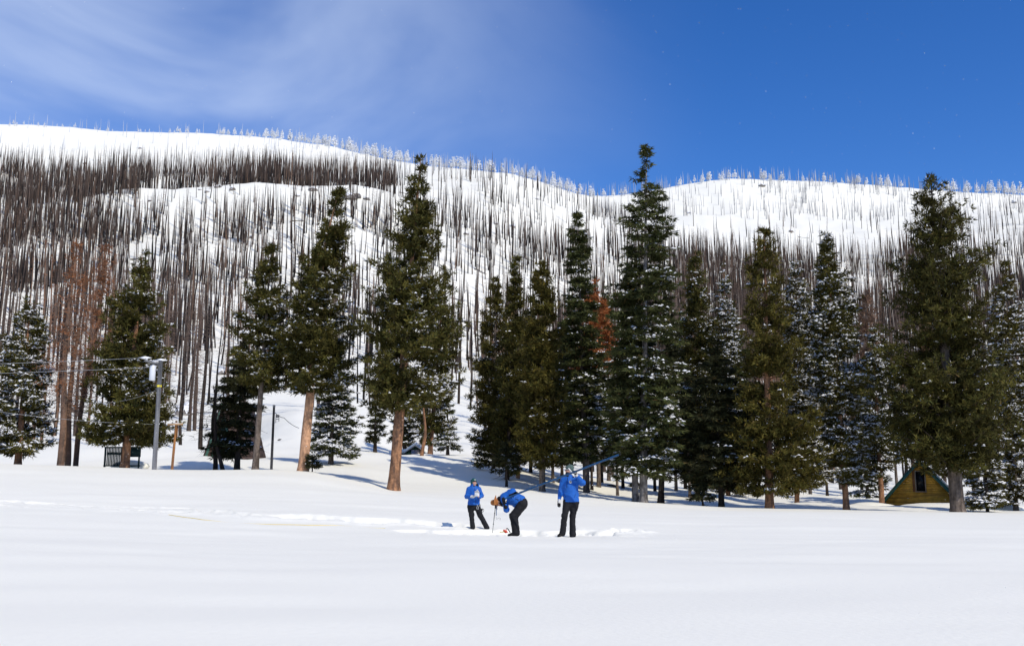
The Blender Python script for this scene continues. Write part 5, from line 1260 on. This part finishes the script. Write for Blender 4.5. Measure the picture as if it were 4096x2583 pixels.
# white plastic tool in his raised hand
mb = MB(); a = S(2274, 1871, 27.06); c = S(2282, 1881, 27.06); e = S(2299, 1907, 27.06); mb.tube([v3(a), v3(c)], .014, 8); mb.tube([v3(c), v3(S(2285, 1890, 27.06)), v3(e)], [.02, .032, .008], 8)
mb.build('scraper', M['white'], None, smooth=True, label='white hand tool held with the tube in the standing man\'s raised glove', category='tool')

# ---- the long tube
A = v3(S(2012, 1996, 28.12)); Bm = v3(S(2281, 1892.5, 27.02)); d_ = (Bm - A); Cc = None
tmax = (2480 - 2012) / (2281 - 2012.0)
best = None
for t in np.linspace(1.3, 2.2, 400):
    q = A + d_ * t; f_ = q[1] * CP + (q[2] - CAMZ) * SP; x = CX + FPX * q[0] / f_
    if best is None or abs(x - 2480) < best[0]: best = (abs(x - 2480), t)
Bt = A + d_ * best[1]; ax = (Bt - A) / np.linalg.norm(Bt - A); Lt = np.linalg.norm(Bt - A)
tb = thing('snow_sampling_tube', 'long blue snow-sampling tube slanting up from the bent man past the standing man', 'tube', tuple(A))
joints = [0, .16, .42, .70, 1.0]
for q in range(4):
    a, c = joints[q] * Lt, joints[q + 1] * Lt; mb = MB(); r_ = .020 if q == 0 else .025
    mb.tube([ax * a, ax * (c - .002)], r_, 16, cap=q in (0, 2)); mb.build('section', M['tube_blue'], tb, smooth=False)
    if q: mb = MB(); mb.tube([ax * (a - .035), ax * (a + .035)], .028, 16); mb.build('coupling', M['tube_blue'], tb)
mb = MB(); mb.tube([ax * (Lt - .03), ax * (Lt + .012)], .028, 16); mb.build('rim', M['black_cloth'], tb)
mb = MB(); mb.tube([-ax * .02, ax * .015], .019, 12); mb.build('tip', M['steel'], tb)
nrm_ = np.cross(ax, [0, -1, 0]); nrm_ /= np.linalg.norm(nrm_)
for q in range(26):                              # slots and snow sticking along the underside
    s_ = (.2 + q * .03) * Lt
    if s_ > Lt * .98: break
    mb = MB(); c0 = ax * s_ + np.array([0, -.0245, 0]) * 1.0; mb.box((-.028, -.004, -.004), (.028, .004, .004), Matrix.Translation(Vector(c0)) @ Vector((1, 0, 0)).rotation_difference(Vector(ax)).to_matrix().to_4x4()); mb.build('slot', M['mark_dark'], tb)
mb = MB(); mb.tube([ax * (.18 * Lt) - np.array([0, 0, .025]), ax * (.97 * Lt) - np.array([0, 0, .025])], .004, 5); mb.build('edge_seam', M['pole_grey'], tb)

# ---- the bent man
p2 = Person('bent-over man in blue jacket and brown brimmed hat peering along the blue tube', S(2059, 2130, 28.5), 28.5)
J = p2.J
hip = J(2086, 2008); up_ = J(2016, 1990); hC = J(1993, 2007, -.02)
shN, shF = J(2018, 1998, -.17), J(2020, 1984, .17)
elF, wrF = J(2051, 1966, .02), J(2040, 1983, -.25)       # raised arm over his back, hand closes on the tube
elN, wrN = J(2026, 2037, -.24), J(2020, 2014, -.34)
kN, kF = J(2052, 2062, -.10), J(2058, 2064, .12); aN, aF = J(2057, 2124, -.11), J(2063, 2124, .12)
lo, hi = np.array([-.75, -.60, -.25]), np.array([.60, .55, 1.45])
b_ = SDF(lo, hi, .013)
fw = (-.35, -.25, -.90)
P, R = head(b_, hC, fw, (-.93, 0, .30))
b_.cone(up_, hC + (.02, 0, 0), .058, .055, .03); b_.cone(hip + (-.06, 0, .03), up_, .09, .12, .03)
b_.cone(shN, elN, .05, .042); b_.cone(elN, wrN, .042, .03); b_.cone(shF, elF, .05, .042); b_.cone(elF, wrF, .042, .03); b_.cone(shN, shF, .05, .05, .04)
for s_, a, b in ((-1, kN, aN), (1, kF, aF)): b_.cone(hip + (0, .09 * s_, 0), a, .065, .05, .02); b_.cone(a, b, .05, .038)
p2.add('body', b_, 'skin')
jk = SDF(lo, hi, .0135)
jk.cone(J(2080, 2000), J(2050, 1990), .165, .185, .08, flat=((0, 1, 0), 1.15)); jk.cone(J(2050, 1992), J(2022, 1994), .185, .165, .08, flat=((0, 1, 0), 1.15))
jk.cone(J(2050, 2002), J(2062, 2022), .11, .055, .07); jk.cone(shN, shF, .10, .10, .07); jk.cone(up_, J(2006, 2000), .105, .085, .05)
jk.cone(shN, elN, .085, .082, .04); jk.cone(elN, wrN + (.01, 0, -.03), .080, .055, .03); jk.ell(elN, (.085, .08, .075), .03)
jk.cone(shF, J(2040, 1970, .1), .105, .10, .06); jk.cone(J(2040, 1970, .1), elF, .10, .085, .04); jk.cone(elF, wrF, .088, .058, .05)
jk.folds(.014, .10, 12); jk.folds(.007, .05, 14); 
hipn = np.array([.67, 0, -.74]); jk.plane(J(2083, 2007), hipn)
jack = p2.add('jacket', jk, 'jacket_blue')
tr = SDF(lo, hi, .0145)
tr.ell(J(2087, 2010), (.165, .19, .17), .05); tr.cone(J(2088, 2018, -.08), kN, .135, .10, .07); tr.cone(J(2090, 2018, .08), kF, .135, .10, .07)
tr.cone(kN, aN + (.03, 0, -.05), .098, .088, .05); tr.cone(kF, aF + (.03, 0, -.05), .098, .088, .05); tr.folds(.009, .11, 18, (1, 1, 1.2))
p2.add('trousers', tr, 'trousers')
for a in (aN, aF):
    bt = SDF(lo, hi, .012); bt.cone(a + (.03, 0, -.06), a + (-.14, 0, -.11), .062, .05, .03); p2.add('boot', bt, 'black_cloth')
mb = MB(); Q = [P(-.074 * math.cos(a), .02 + .082 * math.sin(a), .006) for a in np.linspace(0, math.pi, 11)]; mb.tube(Q, .011, 6); mb.build('sunglasses', M['black_cloth'], p2.root)
hd = SDF(lo, hi, .010); hd.ell(J(2001, 1997, .0), (.10, .12, .10), .04); hd.cone(J(2001, 1999), J(2010, 2012, -.02), .085, .095, .04); hd.ell(J(2003, 2010, -.02), (.06, .09, .06), .03); hd.folds(.006, .05, 4); p2.add('hood', hd, 'black_cloth')
# hat: crown, brim curled up on the far side
ht = SDF(lo, hi, .008); hc = J(1979.5, 2008.5, -.02)
axh_ = np.array([-.985, 0, -.10]); axh_ /= np.linalg.norm(axh_); o2_ = np.cross(axh_, (0, 1, 0)); Rh = np.stack([o2_, np.array([0, 1.0, 0]), axh_], 1)
ht.cone(hc - axh_ * .045, hc + axh_ * .045, .098, .080, .02); ht.ell(hc + axh_ * .075, (.05, .03, .012), 0, Rh, sub=True)
hat_ = p2.add('hat', ht, 'hat_brown')
V, F = [], []; n_ = 36; rings = ((.095, 0), (.13, .004), (.165, .002), (.19, -.0))
for kk_, (r_, l_) in enumerate(rings):
    for q in range(n_):
        a = q / n_ * 6.2832; lift = (.07 * abs(math.sin(a)) ** 2) * (kk_ / 3) ** 1.5
        v = hc - axh_ * .045 + axh_ * (lift) + (o2_ * math.cos(a) * 1.05 + np.array([0, 1.0, 0]) * math.sin(a) * .85) * r_
        V.append(v); 
for kk_ in range(3):
    for q in range(n_): F.append((kk_ * n_ + q, kk_ * n_ + (q + 1) % n_, (kk_ + 1) * n_ + (q + 1) % n_, (kk_ + 1) * n_ + q))
V = np.array(V); V2 = V - axh_ * .007; nn_ = len(V)
F2 = [(c + nn_, b + nn_, a + nn_, d + nn_)[::1] for a, b, c, d in F]; F3 = [(3 * n_ + q, 3 * n_ + (q + 1) % n_, nn_ + 3 * n_ + (q + 1) % n_, nn_ + 3 * n_ + q) for q in range(n_)]
link('brim', mesh_np('brim', np.concatenate([V, V2]), [np.array(F), np.array([(a + nn_, d + nn_, c + nn_, b + nn_) for a, b, c, d in F]), np.array(F3)], [M['hat_brown']], smooth=True), hat_)
mb = MB(); Q = [hc - axh_ * .035 + (o2_ * math.cos(a) + np.array([0, 1.0, 0]) * math.sin(a)) * .100 for a in np.linspace(0, 6.2832, 25)]; mb.tube(Q, .008, 5, cap=False); mb.build('hat_band', M['wood_orange'], hat_)
gl = SDF(wrF - .3, wrF + .3, .006); tgt = A + ax * .20 * 1.0
tp2 = A + ax * (.50) - p2.o
hand(gl, wrF, tp2 + (0, .0, .03), (.1, -.3, -1), 1.3, .9, thumb=(-.2, -.8, -.5)); gl.cone(wrF, tp2 + (0, 0, .03), .05, .045, .03); p2.add('glove', gl, 'black_cloth')
gl = SDF(wrN - .3, wrN + .3, .006); tn = A + ax * .05 - p2.o
hand(gl, wrN + (0, 0, -.03), tn + (-.02, -.01, -.06), (.2, .6, .8), 1.3, .8, thumb=(-.3, -.3, .8)); gl.cone(wrN + (.02, 0, -.09), wrN + (0, 0, 0), .055, .05, .03); p2.add('glove', gl, 'black_cloth')
badge(p2, jack, 2023.5, 2002.5, .042)
l_ = surface_at(jack.data, p2.o, 2065, 1994)[0]
if l_:
    pts = []
    for t in np.linspace(0, 1, 6):
        q_, _ = surface_at(jack.data, p2.o, 2060 + 14 * t, 1993 + 5 * t)
        if q_: pts.append(tuple(q_ + Vector((0, -.004, 0))))
    if len(pts) > 2: zp = MB(); zp.tube(pts, .008, 5); zp.build('pocket_zip', M['black_cloth'], jack)
# hanging scale with its hook and the trekking pole he leans on
sc_ = thing('hanging_scale', 'short blue tube scale with wire hook hanging below the brown hat', 'scale', tuple(v3(S(1985.5, 2019, 28.25))))
o_ = v3(S(1985.5, 2019, 28.25)); e_ = v3(S(1985, 2061.5, 28.25)) - o_
mb = MB(); mb.tube([(0, 0, 0), e_ * .98], .0115, 10); mb.build('barrel', M['tube_blue'], sc_)
Q = [v3(S(a, b, 28.25)) - o_ for a, b in ((1985, 2063), (1984, 2067), (1985.5, 2069), (1984, 2073), (1987, 2075), (1992, 2072), (1996, 2069.5), (2000, 2070), (2002, 2074), (2001, 2077), (1998, 2077.5))]
mb = MB(); mb.tube(Q, .0035, 6); mb.build('hook', M['black_cloth'], sc_)
Q = [v3(S(1982, 2022, 28.2)), v3(S(1969.7, 2130.5, 28.1))]; tk = thing('trekking_pole', 'thin black trekking pole planted left of the red tool under the brown hat', 'trekking pole', tuple(Q[1])); dq = Q[0] - Q[1]
mb = MB(); mb.tube([(0, 0, -0), dq * .48], .0065, 8); mb.build('lower_shaft', M['black_cloth'], tk)
mb = MB(); mb.tube([dq * .47, dq * .93], .009, 8); mb.build('upper_shaft', M['black_cloth'], tk)
for t in (.33, .72): mb = MB(); mb.tube([dq * t - dq * .012, dq * t + dq * .012], .016, 8); mb.build('clamp', M['black_cloth'], tk)
mb = MB(); mb.tube([dq * .9, dq * 1.03], [.016, .02], 8); mb.build('grip', M['black_cloth'], tk)
# red tool with black loop, yellow cord
rt = thing('driving_wrench', 'red clamp tool with curved black handle lying in snow at the bent man\'s feet', 'tool', tuple(v3(S(2022, 2129, 28.15)))); o_ = v3(S(2022, 2129, 28.15))
def RQ(l, y=28.15): return [v3(S(a, b, y)) - o_ for a, b in l]
mb = MB(); poly = RQ([(2011, 2122), (2015.5, 2115.5), (2021, 2120), (2024, 2116), (2027, 2121), (2032, 2129), (2020, 2131)]); mb.prism([(q[0], q[2]) for q in poly], -.03, .03); mb.build('jaw', M['red'], rt)
mb = MB(); mb.tube(RQ([(2023, 2121), (2025, 2114), (2028, 2112)]), .010, 6); mb.build('arm', M['red'], rt)
mb = MB(); mb.tube(RQ([(2026, 2113), (2029, 2112), (2033, 2116), (2037, 2122), (2041, 2129)]), .014, 8); mb.build('handle', M['black_cloth'], rt)
mb = MB(); rr_ = np.random.default_rng(5); mb.tube([v3(S(1999 + q * 1.6 + rr_.normal() * .8, 2126.5 + rr_.normal() * 1.1, 28.1 + .06 * rr_.normal())) for q in range(12)], .010, 5); mb.build('yellow_cord', M['cord_yellow'], None, label='crumpled yellow cord on the snow between trekking pole and red tool', category='cord')

# ---- the woman with the notebook
p1 = Person('woman in blue jacket, dark green beanie and glasses holding a small notebook', S(1905, 2112, 31.0), 31.0)
J = p1.J
hC = J(1895.5, 1929.5); fw = (.42, -.85, .30)
shR, shL = J(1876, 1958), J(1915, 1959); elR, elL = J(1869.5, 1985, -.04), J(1926, 1981, -.02); wrR, wrL = J(1890, 1985, -.26), J(1918, 1986, -.24)
hip = J(1895, 2022); kR, kL = J(1886, 2058), J(1921, 2060, .03); aR, aL = J(1890.5, 2108), J(1948, 2110, .06); neck = J(1894, 1944)
lo, hi = np.array([-.60, -.55, -.2]), np.array([.60, .45, 1.75])
b_ = SDF(lo, hi, .012)
P, R = head(b_, hC, fw, (0, .2, 1), .97); b_.cone(neck + (0, 0, -.06), hC, .048, .047, .03); b_.cone(hip + (0, 0, .06), neck + (0, 0, -.15), .08, .11, .03)
b_.cone(shR, shL, .045, .045, .04); b_.cone(shR, elR, .042, .036); b_.cone(elR, wrR, .036, .026); b_.cone(shL, elL, .042, .036); b_.cone(elL, wrL, .036, .026)
for s_, a, b in ((-1, kR, aR), (1, kL, aL)): b_.cone(hip + (.08 * s_, 0, 0), a, .06, .045, .02); b_.cone(a, b, .045, .036)
hand(b_, wrL + (0, -.0, 0), wrL + (-.045, -.045, .035), (-.6, .4, .4), 1.0, 1.0, thumb=(-.6, 0, .8))
p1.add('body', b_, 'skin')
jk = SDF(lo, hi, .0135)
jk.ell(J(1895, 1966), (.185, .135, .20), .05); jk.cone(J(1895, 1985), J(1895, 2016), .175, .198, .08, flat=((0, 1, 0), .76)); jk.cone(shR, shL, .08, .08, .07)
jk.cone(shR, elR, .085, .078, .04); jk.cone(elR, wrR + (-.03, .03, 0), .076, .058, .03); jk.cone(shL, elL, .085, .075, .04); jk.cone(elL, wrL + (.01, .03, 0), .072, .056, .03)
jk.cone(neck + (-.005, 0, -.06), neck + (-.01, .01, .03), .10, .092, .03); jk.ell(J(1906.5, 1939, .05), (.075, .06, .05), .02); jk.ell(J(1889, 1945, .03), (.07, .08, .05), .03)
jk.folds(.013, .10, 22, (1, 1, .8)); jk.folds(.006, .045, 27); jk.plane(J(1895, 2019), (0, 0, -1))
jack = p1.add('jacket', jk, 'jacket_blue')
hd = SDF(lo, hi, .010); hd.ell(J(1909.5, 1939, .02), (.035, .06, .045), .02); p1.add('hood_lining', hd, 'black_cloth', parent=jack)
tr = SDF(lo, hi, .0145); tr.ell(J(1895, 2027), (.12, .11, .09), .05); tr.cone(J(1884, 2018), J(1906, 2018), .10, .10, .06); tr.cone(J(1882, 2026), kR, .105, .076, .05); tr.cone(kR, aR, .075, .080, .04)
tr.cone(J(1908, 2026), kL, .105, .080, .05); tr.cone(kL, aL, .080, .083, .04); tr.folds(.009, .12, 28, (1.1, .8, .9)); tr.folds(.006, .05, 6); p1.add('trousers', tr, 'trousers')
for a in (aR, aL):
    bt = SDF(lo, hi, .011); bt.cone(a + (0, .02, -.05), a + (.02, -.13, -.1), .055, .045, .03); p1.add('boot', bt, 'black_cloth')
hat = SDF(lo, hi, .008); hat.ell(P(0, -.015, .055), (.090, .112, .092), .02, R); hat.ell(P(0, -.045, -.02), (.086, .080, .09), .03, R)
for q in (-1, 1): hat.ell(P(.072 * q, .0, -.035), (.022, .045, .055), .02, R)
hat.folds(.003, .03, 9); bn_ = p1.add('beanie', hat, 'beanie_green')
mb = MB(); q0 = P(-.03, .104, .062); q1 = P(.03, .104, .062); mb.tube([q0, P(0, .110, .062), q1], .008, 6); mb.build('beanie_tag', M['white'], bn_)
mb = MB(); Q = [P(-.074 * math.cos(a), .02 + .080 * math.sin(a), .010) for a in np.linspace(0, math.pi, 13)]; mb.tube(Q, .0045, 5); 
for q in (-1, 1): mb.tube([P(.032 * q, .094, .010), P(.032 * q, .100, .010)], .019, 12)
mb.build('glasses', M['black_cloth'], p1.root)
mb = MB(); mb.tube([P(-.020, .097, -.067), P(0, .101, -.068), P(.020, .097, -.067)], [.003, .006, .003], 6); mb.build('lips', M['lips'], p1.root)
gt = SDF(lo, hi, .010); gt.cone(neck + (.015, -.04, -.06), neck + (.01, -.02, .02), .06, .058, .02); p1.add('neck_gaiter', gt, 'black_cloth')
gl = SDF(wrR - .28, wrR + .28, .006); hand(gl, wrR + (-.02, 0, 0), J(1902, 1982.5, -.33), (.2, -.2, -1), 1.3, .25, thumb=(.6, 0, .8)); gl.cone(wrR + (-.03, 0, 0), wrR + (.03, -.02, 0), .042, .044, .02); p1.add('glove', gl, 'glove_white')
badge(p1, jack, 1910, 1961.5, .036)
nb_ = thing('notebook', 'small white notebook with printed header in the woman\'s hands', 'notebook', tuple(v3(S(1908, 1975, 30.62))), (math.radians(-38), math.radians(10), math.radians(12)))
mb = MB(); mb.box((-.07, -.006, -.07), (.07, .006, .10)); mb.build('cover', M['white'], nb_)
mb = MB(); mb.box((-.062, -.010, .045), (.062, -.0065, .085)); mb.build('header_band', M['mark_dark'], nb_)
for q in range(6): mb = MB(); mb.box((-.052 + q * .018, -.013, .055), (-.042 + q * .018, -.0102, .075)); mb.build('print_mark', M['white'], nb_)
for q in range(4): mb = MB(); mb.box((-.055, -.0085, .02 - q * .022), (.05, -.0065, .024 - q * .022)); mb.build('ruled_line', M['mark_dark'], nb_)
for (x0, x1, y1) in ((1908.5, 1908, 2036), (1917.5, 1912, 2036)):
    Q = []; 
    for t in np.linspace(0, 1, 12):
        Q.append(J(x0 + (x1 - x0) * t + 1.2 * math.sin(t * 7), 2016 + (y1 - 2016) * t, -.20))
    mb = MB(); mb.tube(Q, .0045, 5); mb.build('drawcord', M['white'], jack)
pts = []
for yy in np.linspace(1952, 2012, 12):
    l_, n_ = surface_at(jack.data, p1.o, 1899 + (yy - 1952) * .05, yy)
    if l_: pts.append(tuple(l_ + Vector((0, -.003, 0))))
if len(pts) > 2: zp = MB(); zp.tube(pts, .005, 5); zp.build('zipper', M['black_cloth'], jack)
tk = thing('trekking_pole', 'trekking pole stuck in snow behind the woman\'s spread leg, black grip showing', 'trekking pole', tuple(v3(S(1919, 2104, 31.3)))); o_ = v3(S(1919, 2104, 31.3)); gq = v3(S(1928, 2036, 31.3)) - o_
mb = MB(); mb.tube([(0, 0, -.05), gq * .93], .007, 8); mb.build('shaft', M['steel'], tk)
mb = MB(); mb.tube([gq * .9, gq * 1.04], [.02, .026], 8); mb.build('grip', M['black_cloth'], tk)
mb = MB(); Q = [gq * 1.0 + np.array([.02 + .035 * math.sin(a), 0, .05 * math.cos(a) - .03]) for a in np.linspace(0, 6.2832, 14)]; mb.tube(Q, .008, 5); mb.build('wrist_strap', M['black_cloth'], tk)

# ------------------------------------------------------------------ falling snowflakes
fr = np.random.default_rng(77); N = 2600
Yf = fr.uniform(6, 30, N); xf = fr.uniform(-.56, .56, N) * Yf; zf = CAMZ + fr.uniform(-.12, .60, N) * Yf
ok = zf > H0(xf, Yf) + .2; Yf, xf, zf = Yf[ok], xf[ok], zf[ok]; n_ = len(xf); r_ = fr.uniform(.0013, .0032, n_)[:, None]
a = unit(fr.normal(size=(n_, 3))); b = perp(a, unit(fr.normal(size=(n_, 3)))); c = np.cross(a, b)
V, F = octa(np.stack([xf, Yf, zf], -1), a * r_, b * r_, c * r_)
link('falling_snowflakes', mesh_np('falling_snowflakes', V, [F], [M['tree_snow']]), kind='stuff', label='tiny snowflakes drifting through the air in front of the scene')
tot = sum(len(o.data.polygons) for o in bpy.data.objects if o.type == 'MESH'); um = sum(len(m.polygons) for m in bpy.data.meshes)
print('polys objects', tot, 'unique', um)
